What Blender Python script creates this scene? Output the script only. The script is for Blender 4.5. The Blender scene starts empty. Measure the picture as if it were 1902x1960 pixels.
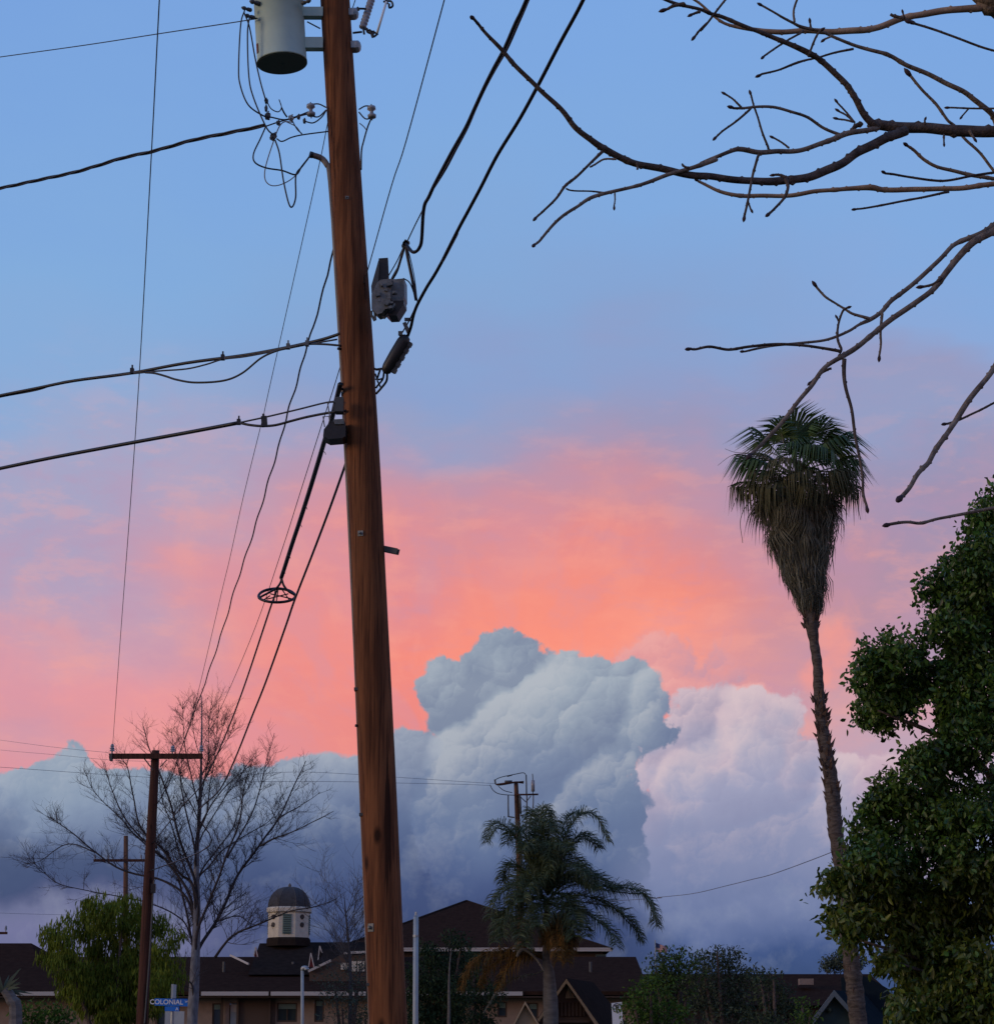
import bpy, math, random
import numpy as np
from mathutils import Vector, Matrix, noise as mn
PI = math.pi
C = bpy.context.scene.collection
SC = bpy.context.scene
random.seed(7)

# ---------------------------------------------------------------- camera
FPX = 4200.0                      # focal length in units of a 1902 x 1960 frame
PITCH = math.radians(13.8)
EYE = Vector((0, 0, 1.6))
cd = bpy.data.cameras.new('camera'); cam = bpy.data.objects.new('camera', cd); C.objects.link(cam)
cam.location = EYE; cam.rotation_euler = (PI/2 + PITCH, 0, 0)
cd.sensor_fit = 'HORIZONTAL'; cd.sensor_width = 36.0; cd.lens = 36.0 * FPX / 1902.0
cd.clip_start = 0.05; cd.clip_end = 5000
SC.camera = cam
FW = Vector((0, math.cos(PITCH), math.sin(PITCH))); UP = Vector((0, -math.sin(PITCH), math.cos(PITCH)))

def at(x, y, Y):
    """the place at depth Y that a sight line through frame point x, y meets"""
    d = FW*FPX + Vector((1, 0, 0))*(x-951) + UP*(980-y)
    return EYE + d*(Y/d.y)
def azel(x, y):
    d = at(x, y, 10.0) - EYE
    return math.degrees(math.atan2(d.x, d.y)), math.degrees(math.atan2(d.z, math.hypot(d.x, d.y)))
def crop(x0, y0, w, W):
    s = w/W
    def f(pts):
        return [((x0+p[0]*s)/1.41693, (y0+p[1]*s)/1.41693)+tuple(q*s/1.41693 for q in p[2:]) for p in pts]
    f.s = s/1.41693
    return f

# ---------------------------------------------------------------- colour management, sun
SC.view_settings.view_transform = 'Standard'; SC.view_settings.look = 'None'
SC.view_settings.exposure = 0; SC.view_settings.gamma = 1
try: SC.view_settings.use_curve_mapping = False
except Exception: pass
SC.cycles.use_denoising = True
SC.cycles.max_bounces = 6; SC.cycles.transparent_max_bounces = 8
ld = bpy.data.lights.new('afterglow', 'SUN'); ld.energy = 1.0; ld.angle = math.radians(22); ld.color = (1.0, 0.74, 0.50)
lo = bpy.data.objects.new('afterglow', ld); C.objects.link(lo)
SUN_EL, SUN_AZ = math.radians(9), math.radians(-112)     # behind the viewer, to the left
sd = Vector((math.sin(SUN_AZ)*math.cos(SUN_EL), math.cos(SUN_AZ)*math.cos(SUN_EL), math.sin(SUN_EL)))
lo.rotation_euler = sd.to_track_quat('Z', 'Y').to_euler(); lo.location = (0, -5, 30)

# ---------------------------------------------------------------- sky
def lin(c):
    return tuple(((v/255)/12.92 if v/255 <= .04045 else ((v/255+.055)/1.055)**2.4) for v in c)
W = bpy.data.worlds.new('World'); SC.world = W; W.use_nodes = True
NT = W.node_tree; NT.nodes.clear(); L = NT.links
def nd(t): return NT.nodes.new(t)
def setin(n, i, v):
    if hasattr(v, 'links') or isinstance(v, bpy.types.NodeSocket): L.new(v, n.inputs[i])
    else: n.inputs[i].default_value = v
def m(op, a, b=0.0, c=0.0, clamp=False):
    n = nd('ShaderNodeMath'); n.operation = op; n.use_clamp = clamp
    setin(n, 0, a); setin(n, 1, b); setin(n, 2, c); return n.outputs[0]
def vm(op, a, b=None, s=None):
    n = nd('ShaderNodeVectorMath'); n.operation = op; setin(n, 0, a)
    if b is not None: setin(n, 1, b)
    if s is not None: setin(n, 'Scale', s)
    return n.outputs['Value'] if op in ('DISTANCE', 'LENGTH', 'DOT_PRODUCT') else n.outputs[0]
def mr(v, a, b, c=0.0, d=1.0, smooth=True):
    n = nd('ShaderNodeMapRange'); n.interpolation_type = 'SMOOTHSTEP' if smooth else 'LINEAR'
    n.clamp = True
    for i, q in enumerate((v, a, b, c, d)): setin(n, i, q)
    return n.outputs[0]
def mix(f, a, b):
    n = nd('ShaderNodeMix'); n.data_type = 'RGBA'; n.clamp_factor = True
    setin(n, 0, f)
    for k, q in ((6, a), (7, b)):
        if isinstance(q, tuple): n.inputs[k].default_value = (*lin(q), 1)
        else: L.new(q, n.inputs[k])
    return n.outputs[2]
def ramp(f, stops):
    n = nd('ShaderNodeValToRGB'); r = n.color_ramp; L.new(f, n.inputs[0])
    r.interpolation = 'EASE' if False else 'LINEAR'
    stops = sorted(stops)
    while len(r.elements) < len(stops): r.elements.new(1.0)
    for e, (p, c) in zip(r.elements, stops): e.position = p; e.color = (*lin(c), 1)
    return n.outputs[0]
def noise(v, scale, detail=3, rough=.5, dim='2D'):
    n = nd('ShaderNodeTexNoise'); n.noise_dimensions = dim; L.new(v, n.inputs['Vector'])
    n.inputs['Scale'].default_value = scale; n.inputs['Detail'].default_value = detail
    n.inputs['Roughness'].default_value = rough
    return n
def voro(v, scale, sm=.6):
    n = nd('ShaderNodeTexVoronoi'); n.voronoi_dimensions = '2D'; n.feature = 'SMOOTH_F1'
    L.new(v, n.inputs['Vector']); n.inputs['Scale'].default_value = scale
    n.inputs['Smoothness'].default_value = sm; n.inputs['Randomness'].default_value = 1
    return n.outputs['Distance']
tc = nd('ShaderNodeTexCoord'); sp = nd('ShaderNodeSeparateXYZ'); L.new(tc.outputs['Generated'], sp.inputs[0])
AZ = m('MULTIPLY', m('ARCTAN2', sp.outputs[0], sp.outputs[1]), 180/PI)
EL = m('MULTIPLY', m('ARCSINE', sp.outputs[2]), 180/PI)
cb = nd('ShaderNodeCombineXYZ'); L.new(AZ, cb.inputs[0]); L.new(EL, cb.inputs[1]); P0 = cb.outputs[0]
def cen(n, amp):            # noise colour, centred
    return vm('SCALE', vm('SUBTRACT', n.outputs['Color'], (.5, .5, .5)), s=amp)
# slanting streaks of the high cloud
rot = nd('ShaderNodeMapping'); L.new(P0, rot.inputs[0]); rot.inputs['Rotation'].default_value = (0, 0, math.radians(14)); rot.inputs['Scale'].default_value = (.55, 1.5, 1)
WA = noise(rot.outputs[0], .22, 4, .55)
WB = noise(P0, .16, 2, .5)
elw = m('ADD', EL, m('MULTIPLY', m('SUBTRACT', WA.outputs[0], .5), 4.0))
elw = m('ADD', elw, m('MULTIPLY', m('SUBTRACT', WB.outputs[0], .5), 3.0))
azw = m('ADD', AZ, m('MULTIPLY', m('SUBTRACT', noise(P0, .20, 2, .5).outputs[0], .5), 5.0))
E0, E1 = -5.0, 60.0
def eramp(el, x, stops, extra):
    return ramp(mr(el, E0, E1, smooth=False), [((azel(x, y)[1]-E0)/(E1-E0), c) for y, c in stops] + [((e-E0)/(E1-E0), c) for e, c in extra])
top = [(45, (98, 138, 204)), (60, (84, 122, 190))]
bl = eramp(elw, 150, [(0,(121,163,222)),(300,(126,168,222)),(560,(131,172,220)),(760,(138,172,216)),(880,(160,168,202)),(1000,(170,163,194)),(1120,(184,161,188)),(1210,(196,160,182)),(1280,(206,159,177)),(1340,(213,157,172)),(1400,(218,154,164)),(1460,(226,152,158)),(1900,(200,150,165))], top)
bc = eramp(elw, 800, [(0,(124,167,225)),(300,(128,170,222)),(560,(132,168,214)),(700,(138,161,206)),(780,(150,160,197)),(860,(168,156,188)),(930,(194,150,170)),(1010,(215,146,156)),(1100,(230,142,144)),(1190,(241,141,132)),(1260,(246,141,126)),(1340,(240,138,130)),(1900,(220,140,140))], top)
bd = eramp(elw, 1250, [(0,(124,167,225)),(400,(129,170,222)),(620,(134,164,210)),(740,(144,158,200)),(830,(156,152,186)),(910,(182,148,172)),(1000,(210,144,154)),(1080,(230,142,140)),(1160,(242,144,130)),(1240,(250,152,134)),(1330,(232,150,146)),(1900,(200,150,165))], top)
br = eramp(elw, 1780, [(0,(124,167,225)),(450,(130,170,222)),(640,(138,168,216)),(730,(150,156,194)),(820,(147,158,196)),(900,(152,150,184)),(1000,(162,146,176)),(1120,(172,146,170)),(1220,(166,146,174)),(1310,(190,154,172)),(1400,(198,162,176)),(1500,(188,164,184)),(1900,(150,150,180))], top)
a1, a2, a3, a4 = (azel(x, 1000)[0] for x in (150, 800, 1250, 1780))
bg = mix(mr(azw, a1, a2), bl, bc); bg = mix(mr(azw, a2, a3), bg, bd); bg = mix(mr(azw, a3, a4), bg, br)
far = eramp(elw, 951, [(0,(126,166,220)),(600,(150,166,206)),(900,(186,162,182)),(1200,(226,164,150)),(1500,(240,176,140)),(1900,(222,160,130))], top)
bg = mix(mr(m('ABSOLUTE', AZ), 30, 80), bg, far)
# faint brighter wisps in the pink cloud
wis = noise(rot.outputs[0], .9, 5, .6)
bandm = m('MULTIPLY', mr(elw, 5, 9), mr(elw, 18, 13))
bg = mix(m('MULTIPLY', m('MULTIPLY', mr(wis.outputs[0], .48, .70), bandm), .20), bg, (255, 172, 150))
bg = mix(m('MULTIPLY', m('MULTIPLY', mr(wis.outputs[0], .5, .28), bandm), .22), bg, (190, 145, 175))

# two long slanting streaks lit pink on the left
def streak(x0, y0, x1, y1, wd, col, base, amt):
    (u0, v0), (u1, v1) = azel(x0, y0), azel(x1, y1); L_ = math.hypot(u1-u0, v1-v0); tx, ty = (u1-u0)/L_, (v1-v0)/L_
    q = vm('SUBTRACT', vm('ADD', P0, cen(noise(rot.outputs[0], 0.45, 3, .5), 2.2)), (u0, v0, 0))
    al = vm('DOT_PRODUCT', q, (tx, ty, 0)); ac = m('ABSOLUTE', vm('DOT_PRODUCT', q, (-ty, tx, 0)))
    f = m('MULTIPLY', mr(ac, wd, .0), m('MULTIPLY', mr(al, -2.0, 1.5), mr(al, L_+2.5, L_-1.0)))
    return mix(m('MULTIPLY', f, amt), base, col)
bg = streak(-120, 1245, 470, 1420, 1.8, (243, 150, 150), bg, .45)
bg = streak(290, 1010, 680, 1270, 2.2, (238, 144, 142), bg, .5)
bg = streak(560, 1180, 700, 1360, 2.2, (242, 142, 132), bg, .5)
# fibres of the high cloud fanning out from behind the tower
fc = azel(930, 1420); fq = vm('SUBTRACT', vm('ADD', P0, cen(noise(P0, .35, 3, .5), 1.6)), (fc[0], fc[1], 0)); fs_ = nd('ShaderNodeSeparateXYZ'); L.new(fq, fs_.inputs[0])
fb = nd('ShaderNodeCombineXYZ'); L.new(m('MULTIPLY', m('ARCTAN2', fs_.outputs[0], m('ADD', fs_.outputs[1], 3.0)), 1.5), fb.inputs[0]); L.new(m('MULTIPLY', vm('LENGTH', fq), .11), fb.inputs[1])
ff = noise(fb.outputs[0], 2.6, 5, .6).outputs[0]
fm = m('MULTIPLY', mr(elw, 4.5, 8.5), mr(elw, 16.5, 12))
bg = mix(m('MULTIPLY', m('MULTIPLY', mr(ff, .50, .70), fm), .20), bg, (255, 166, 144))
bg = mix(m('MULTIPLY', m('MULTIPLY', mr(ff, .50, .32), fm), .26), bg, (198, 150, 174))
glow = vm('DISTANCE', P0, (*azel(1020, 1230), 0))
bg = mix(m('MULTIPLY', mr(glow, 3.6, .5), .45), bg, (255, 148, 122))
# cumulus: outlines from lobes, edges and relief from rounded cells
wn = noise(P0, .9, 3, .55)
P1 = vm('ADD', P0, cen(wn, 0.7))
LX, LY = -.62, .78                      # light reaches the billows from the upper left
def cells(P, scale, sm):
    n = nd('ShaderNodeTexVoronoi'); n.voronoi_dimensions = '2D'; n.feature = 'SMOOTH_F1' if sm else 'F1'
    L.new(P, n.inputs['Vector']); n.inputs['Scale'].default_value = scale; n.inputs['Randomness'].default_value = .95
    if sm: n.inputs['Smoothness'].default_value = sm
    q = vm('SCALE', vm('SUBTRACT', P, n.outputs['Position']), s=scale)
    return m('SUBTRACT', .42, n.outputs['Distance']), vm('DOT_PRODUCT', q, (LX, LY, 0))
PA = vm('ADD', P1, cen(noise(P0, 2.6, 3, .6), .30))
b1_, s1_ = cells(P1, .50, .35); b2_, s2_ = cells(PA, 1.15, .22); b3_, s3_ = cells(PA, 2.7, .15); b4_, s4_ = cells(PA, 6.0, 0)
PF = m('ADD', m('ADD', b1_, m('MULTIPLY', b2_, .55)), m('ADD', m('MULTIPLY', b3_, .30), m('MULTIPLY', b4_, .13)))
relief = m('MULTIPLY', m('ADD', m('ADD', m('MULTIPLY', s1_, -1.0), m('MULTIPLY', s2_, -.34)), m('ADD', m('MULTIPLY', s3_, -.17), m('MULTIPLY', s4_, -.07))), mr(EL, 3.6, 8.6, .06, 1.0))   # <0: towards the light
relief = m('ADD', relief, m('MULTIPLY', m('SUBTRACT', noise(P0, 1.1, 5, .62).outputs[0], .5), .5))
soft = noise(P0, .45, 4, .55).outputs[0]
fine = noise(P0, 3.5, 4, .6).outputs[0]
edge = m('ADD', m('MAXIMUM', m('MULTIPLY', PF, .60), -.16), m('MULTIPLY', m('SUBTRACT', fine, .5), .30))
def lobes(cs, k=.35):
    d = None
    for x, y, r in cs:
        a, e = azel(x, y)
        q = m('SUBTRACT', vm('DISTANCE', P0, (a, e, 0)), r/73.3)
        if d is None: d = q
        else:
            d = m('SMOOTH_MIN', d, q, k)
    return d
def fcurve(pts):
    n = nd('ShaderNodeFloatCurve'); L.new(mr(AZ, -20, 20, smooth=False), n.inputs['Value'])
    cu = n.mapping.curves[0]; n.mapping.use_clip = False
    vals = sorted(((azel(x, y)[0]+20)/40, (azel(x, y)[1])/20) for x, y in pts)
    while len(cu.points) < len(vals): cu.points.new(.5, .5)
    for p, v in zip(cu.points, vals): p.location = v
    n.mapping.update()
    return m('MULTIPLY', n.outputs[0], 20)
def shade(col, amt=.22, lite=(205, 208, 214), dark=(92, 108, 148)):
    r = m('MULTIPLY', relief, 1.7)
    col = mix(m('MULTIPLY', m('MULTIPLY', r, -1.0, clamp=True), amt), col, lite)
    return mix(m('MULTIPLY', m('MULTIPLY', r, 1.0, clamp=True), amt), col, dark)
R = crop(1000, 1600, 1300, 1902)
def Rl(c): return R(c)
els = m('ADD', EL, m('MULTIPLY', m('SUBTRACT', soft, .5), 1.8))
els = m('ADD', els, m('MULTIPLY', PF, .12))
# 1 faint rosy towers at the back
d1 = lobes(Rl([(1100,215,55),(1150,290,95),(1120,230,60),(1240,340,85),(1330,370,70),(1385,300,50),(1430,380,70),(1500,450,90),(1060,300,90)]))
m1 = mr(m('SUBTRACT', d1, edge), .14, -.12)
fade = m('MULTIPLY', m1, .82)
out = mix(fade, bg, shade(mix(mr(EL, 6, 9), (190,160,178), (222,156,160)), .6, (244,180,172), (172,146,174)))
d1b = lobes(Rl([(1840,180,60),(1850,260,55),(1800,330,50)]))
out = mix(m('MULTIPLY', mr(m('SUBTRACT', d1b, edge), .3, -.4), .55), out, (252, 156, 140))
c2 = eramp(els, 1400, [(1330,(186,172,188)),(1420,(172,168,190)),(1500,(158,160,188)),(1600,(140,146,178)),(1700,(118,130,168)),(1780,(93,109,152)),(1830,(66,86,132)),(1890,(58,78,120))], [(0.2,(50,66,104))])
# 4 low bank running left, with the dark flat base
yv = fcurve([(-900,1500),(-300,1480),(0,1474),(60,1470),(105,1440),(145,1424),(172,1450),(190,1486),(240,1478),(290,1466),(340,1474),(390,1496),(440,1490),(480,1472),(520,1462),(560,1448),(600,1432),(645,1436),(690,1450),(725,1418),(770,1392),(815,1392),(850,1400),(900,1400),(1000,1440),(1150,1510),(1300,1500),(1500,1500),(1700,1500),(2400,1500)])
d4 = m('SUBTRACT', EL, yv)
s4 = m('SUBTRACT', d4, m('MULTIPLY', edge, .85))
m4 = mr(s4, mr(AZ, 4, 6, .10, .9), mr(AZ, 4, 6, -.05, -.9))
c4l = eramp(els, 100, [(1430,(146,160,178)),(1500,(142,158,180)),(1545,(130,146,173)),(1590,(100,115,148)),(1635,(76,90,124)),(1685,(68,82,118)),(1715,(84,92,128)),(1750,(110,115,149)),(1800,(116,118,156)),(1890,(100,104,142))], [(0.2,(80,88,124))])
c4c = eramp(els, 800, [(1390,(146,156,176)),(1480,(136,148,172)),(1530,(118,132,162)),(1580,(100,116,150)),(1635,(82,98,136)),(1700,(68,83,124)),(1800,(60,74,114)),(1890,(54,68,106))], [(0.2,(50,66,104))])
c4 = mix(mr(azw, azel(250, 1600)[0], azel(640, 1600)[0]), c4l, c4c)
c4 = mix(mr(azw, azel(1150, 1600)[0], azel(1330, 1600)[0]), c4, c2)
out = mix(m4, out, shade(c4, .40, (190, 196, 204), (84, 98, 136)))
# 2 pale lavender bank on the right
d2 = lobes(Rl([(1300,480,80),(1345,450,65),(1420,440,80),(1480,560,110),(1600,600,100),(1500,450,70),(1560,510,85),(1650,500,75),(1330,590,150),(1550,660,170),(1120,720,84),(1130,640,84),(1200,600,70),(1250,760,160),(1750,720,140),(1880,760,130),(1500,900,260),(1800,950,260),(1240,1000,190),(2100,900,260)]), .3)
m2 = m('MULTIPLY', mr(m('SUBTRACT', d2, m('MULTIPLY', edge, .8)), .10, -.07), mr(EL, 3.0, 5.0))
rim = mr(m('SUBTRACT', d2, m('MULTIPLY', edge, .8)), -.75, -.02)
c2 = mix(m('MULTIPLY', m('MULTIPLY', rim, mr(EL, 4.8, 7.5)), .62), c2, (216, 190, 197))
c2 = mix(m('MULTIPLY', mr(azw, 8.5, 11.5), m('MULTIPLY', mr(EL, 2.6, 5.5), .75)), c2, (200, 165, 182))
out = mix(m2, out, shade(c2, .46, (224,202,204), (130,132,166)))
# 3 the tall grey blue tower
d3 = lobes(Rl([(268,430,84),(320,365,78),(400,450,135),(560,305,122),(475,270,78),(625,268,86),(700,360,130),(790,335,92),(880,400,112),(960,410,112),(1060,372,104),(1050,480,116),(1100,590,62),(1170,585,32),(1212,562,12),(540,560,190),(330,520,105),(400,600,130),(290,520,80),(450,330,70),(520,380,100),(800,590,230),(980,640,120),(660,760,300),(960,860,135),(960,1050,160),(480,900,330)]), .22)
m3 = m('MULTIPLY', mr(m('SUBTRACT', d3, m('MULTIPLY', edge, .85)), .07, -.06), mr(EL, 3.2, 5.5))
c3 = eramp(els, 951, [(1210,(142,155,174)),(1300,(160,171,185)),(1400,(143,155,174)),(1470,(124,138,165)),(1550,(110,126,158)),(1620,(96,113,150)),(1700,(80,97,140)),(1780,(64,82,127)),(1890,(56,75,116))], [(0.2,(50,66,104))])
c3 = mix(m('MULTIPLY', mr(azw, azel(1150,1300)[0], azel(1290,1300)[0]), .7), c3, (106, 120, 154))
out = mix(m3, out, shade(c3, .44, (198, 200, 204), (92, 106, 142)))
# murk along the horizon
out = mix(m('MULTIPLY', mr(EL, 2.4, .6), .55), out, (64, 84, 128))
bgn = nd('ShaderNodeBackground'); L.new(out, bgn.inputs[0]); bgn.inputs[1].default_value = 1.0
wo = nd('ShaderNodeOutputWorld'); L.new(bgn.outputs[0], wo.inputs[0])
W.cycles.sampling_method = 'MANUAL'; W.cycles.sample_map_resolution = 256

# ---------------------------------------------------------------- mesh helpers
def wloc(o):
    v = Vector((0, 0, 0))
    while o is not None: v = v+o.location; o = o.parent
    return v
class MB:
    def __init__(s): s.v = []; s.f = []; s.mi = []; s.n = 0
    def add(s, vs, fs, mi=0):
        s.v.append(np.asarray(vs, dtype=np.float64).reshape(-1, 3))
        s.f.extend([tuple(i+s.n for i in f) for f in fs]); s.mi.extend([mi]*len(fs)); s.n += len(vs)
        return s
    def tube(s, pts, rad, sides=8, smooth=0, caps=True, mi=0, wob=0.0):
        pts = [Vector(p) for p in pts]
        rad = list(rad) if hasattr(rad, '__len__') else [rad]*len(pts)
        if smooth: pts, rad = catmull(pts, rad, smooth)
        n = len(pts); vs = []; fs = []
        t0 = (pts[1]-pts[0]).normalized()
        a = t0.orthogonal().normalized()
        for i, p in enumerate(pts):
            t = (pts[min(i+1, n-1)]-pts[max(i-1, 0)])
            t = t.normalized() if t.length > 1e-9 else t0
            a = (a - t*a.dot(t)); a = a.normalized() if a.length > 1e-6 else t.orthogonal().normalized()
            b = t.cross(a); t0 = t
            for k in range(sides):
                q = 2*PI*k/sides
                r = rad[i]*(1+(random.uniform(-wob, wob) if wob else 0))
                vs.append(p + a*(math.cos(q)*r) + b*(math.sin(q)*r))
        for i in range(n-1):
            for k in range(sides):
                k2 = (k+1) % sides
                fs.append((i*sides+k, i*sides+k2, (i+1)*sides+k2, (i+1)*sides+k))
        if caps:
            fs.append(tuple(range(sides-1, -1, -1))); fs.append(tuple((n-1)*sides+k for k in range(sides)))
        return s.add([tuple(v) for v in vs], fs, mi)
    def box(s, c, size, M=None, mi=0):
        x, y, z = (q/2 for q in size); c = Vector(c)
        vs = [Vector((i*x, j*y, k*z)) for i in (-1, 1) for j in (-1, 1) for k in (-1, 1)]
        vs = [((M @ v) if M else v)+c for v in vs]
        return s.add([tuple(v) for v in vs], [(0,1,3,2),(4,6,7,5),(0,4,5,1),(2,3,7,6),(0,2,6,4),(1,5,7,3)], mi)
    def lathe(s, prof, M, sides=20, mi=0):
        """prof: list of (radius, height) along local z"""
        vs = []; fs = []; n = len(prof)
        for r, h in prof:
            for k in range(sides):
                q = 2*PI*k/sides; vs.append(tuple(M @ Vector((r*math.cos(q), r*math.sin(q), h))))
        for i in range(n-1):
            for k in range(sides):
                k2 = (k+1) % sides; fs.append((i*sides+k, i*sides+k2, (i+1)*sides+k2, (i+1)*sides+k))
        fs.append(tuple(range(sides-1, -1, -1))); fs.append(tuple((n-1)*sides+k for k in range(sides)))
        return s.add(vs, fs, mi)
    def poly(s, pts, mi=0): return s.add([tuple(p) for p in pts], [tuple(range(len(pts)))], mi)
    def prism(s, pts, ext, mi=0):
        """closed slab: polygon pts pushed along vector ext"""
        n = len(pts); e = Vector(ext); a = [Vector(p) for p in pts]; b = [p+e for p in a]
        fs = [tuple(range(n)), tuple(range(2*n-1, n-1, -1))] + [(i, n+i, n+(i+1) % n, (i+1) % n) for i in range(n)]
        return s.add([tuple(v) for v in a+b], fs, mi)
    def build(s, name, mat, parent=None, smooth=False, origin=None):
        me = bpy.data.meshes.new(name)
        v = np.concatenate(s.v) if s.v else np.zeros((0, 3))
        o0 = Vector((0, 0, 0))
        if parent is not None: o0 = wloc(parent)
        elif origin is not None: o0 = Vector(origin)
        v = v-np.array(o0)
        me.from_pydata(v.tolist(), [], s.f)
        mats = mat if isinstance(mat, (list, tuple)) else [mat]
        for q in mats: me.materials.append(q)
        if len(mats) > 1: me.polygons.foreach_set('material_index', s.mi)
        if smooth: me.polygons.foreach_set('use_smooth', [True]*len(me.polygons))
        me.update()
        o = bpy.data.objects.new(name, me); C.objects.link(o)
        if parent is not None: o.parent = parent
        elif origin is not None: o.location = o0
        return o
def catmull(pts, rad, k):
    P = [pts[0]*2-pts[1]] + pts + [pts[-1]*2-pts[-2]]; op = []; orr = []
    for i in range(1, len(P)-2):
        for j in range(k):
            t = j/k; t2 = t*t; t3 = t2*t
            op.append(0.5*((2*P[i])+(P[i+1]-P[i-1])*t+(2*P[i-1]-5*P[i]+4*P[i+1]-P[i+2])*t2+(3*P[i]-P[i-1]-3*P[i+1]+P[i+2])*t3))
            orr.append(rad[i-1]*(1-t)+rad[i]*t)
    op.append(pts[-1]); orr.append(rad[-1]); return op, orr
def frame(o, z, x=None):
    z = Vector(z).normalized(); x = Vector(x) if x is not None else z.orthogonal()
    x = (x-z*x.dot(z)).normalized(); y = z.cross(x)
    return Matrix.Translation(Vector(o)) @ Matrix((x, y, z)).transposed().to_4x4()
def thing(name, label, cat, loc=(0, 0, 0), group=None):
    o = bpy.data.objects.new(name, None); C.objects.link(o); o.location = loc; o.empty_display_size = .2
    o['label'] = label; o['category'] = cat
    if group: o['group'] = group
    return o
def tag(o, label, cat, group=None):
    o['label'] = label; o['category'] = cat
    if group: o['group'] = group
    return o
def struct(o, kind='structure', label=None):
    o['kind'] = kind
    if label: o['label'] = label
    return o

# ---------------------------------------------------------------- materials
def mat(name, c1, c2=None, rough=.8, scale=4.0, stretch=(1, 1, 1), metal=0.0, bump=0.0, detail=5, lo=.35, hi=.65, island=0.0, trans=0.0, spec=.4, bscale=None):
    M = bpy.data.materials.new(name); M.use_nodes = True; nt = M.node_tree; nt.nodes.clear(); K = nt.links.new
    b = nt.nodes.new('ShaderNodeBsdfPrincipled'); o = nt.nodes.new('ShaderNodeOutputMaterial')
    b.inputs['Roughness'].default_value = rough; b.inputs['Metallic'].default_value = metal
    b.inputs['Specular IOR Level'].default_value = spec
    b.inputs['Base Color'].default_value = (*c1, 1)
    col = None
    if c2 is not None or bump:
        t = nt.nodes.new('ShaderNodeTexCoord'); mp = nt.nodes.new('ShaderNodeMapping'); mp.inputs['Scale'].default_value = stretch
        K(t.outputs['Object'], mp.inputs[0])
        nz = nt.nodes.new('ShaderNodeTexNoise'); nz.inputs['Scale'].default_value = scale; nz.inputs['Detail'].default_value = detail
        nz.inputs['Roughness'].default_value = .6; K(mp.outputs[0], nz.inputs['Vector'])
        if c2 is not None:
            r = nt.nodes.new('ShaderNodeValToRGB'); r.color_ramp.elements[0].position = lo; r.color_ramp.elements[1].position = hi
            r.color_ramp.elements[0].color = (*c1, 1); r.color_ramp.elements[1].color = (*c2, 1)
            K(nz.outputs['Fac'], r.inputs[0]); col = r.outputs[0]
        if bump:
            bm = nt.nodes.new('ShaderNodeBump'); bm.inputs['Strength'].default_value = bump; bm.inputs['Distance'].default_value = .02
            K(nz.outputs['Fac'], bm.inputs['Height']); K(bm.outputs[0], b.inputs['Normal'])
    if island:
        g = nt.nodes.new('ShaderNodeNewGeometry'); h = nt.nodes.new('ShaderNodeHueSaturation')
        mr_ = nt.nodes.new('ShaderNodeMapRange'); mr_.inputs[3].default_value = 1-island; mr_.inputs[4].default_value = 1+island
        K(g.outputs['Random Per Island'], mr_.inputs[0]); K(mr_.outputs[0], h.inputs['Value'])
        m2 = nt.nodes.new('ShaderNodeMapRange'); m2.inputs[3].default_value = .5-.03*island; m2.inputs[4].default_value = .5+.025*island
        ml = nt.nodes.new('ShaderNodeMath'); ml.operation = 'FRACT'; mm = nt.nodes.new('ShaderNodeMath'); mm.operation = 'MULTIPLY'; mm.inputs[1].default_value = 7.31
        K(g.outputs['Random Per Island'], mm.inputs[0]); K(mm.outputs[0], ml.inputs[0]); K(ml.outputs[0], m2.inputs[0]); K(m2.outputs[0], h.inputs['Hue'])
        if col: K(col, h.inputs['Color'])
        else: h.inputs['Color'].default_value = (*c1, 1)
        col = h.outputs[0]
    if col: K(col, b.inputs['Base Color'])
    if trans:
        tr = nt.nodes.new('ShaderNodeBsdfTranslucent'); mx = nt.nodes.new('ShaderNodeMixShader'); mx.inputs[0].default_value = trans
        if col: K(col, tr.inputs[0])
        else: tr.inputs[0].default_value = (*c1, 1)
        K(b.outputs[0], mx.inputs[1]); K(tr.outputs[0], mx.inputs[2]); K(mx.outputs[0], o.inputs[0])
    else: K(b.outputs[0], o.inputs[0])
    return M

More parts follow.
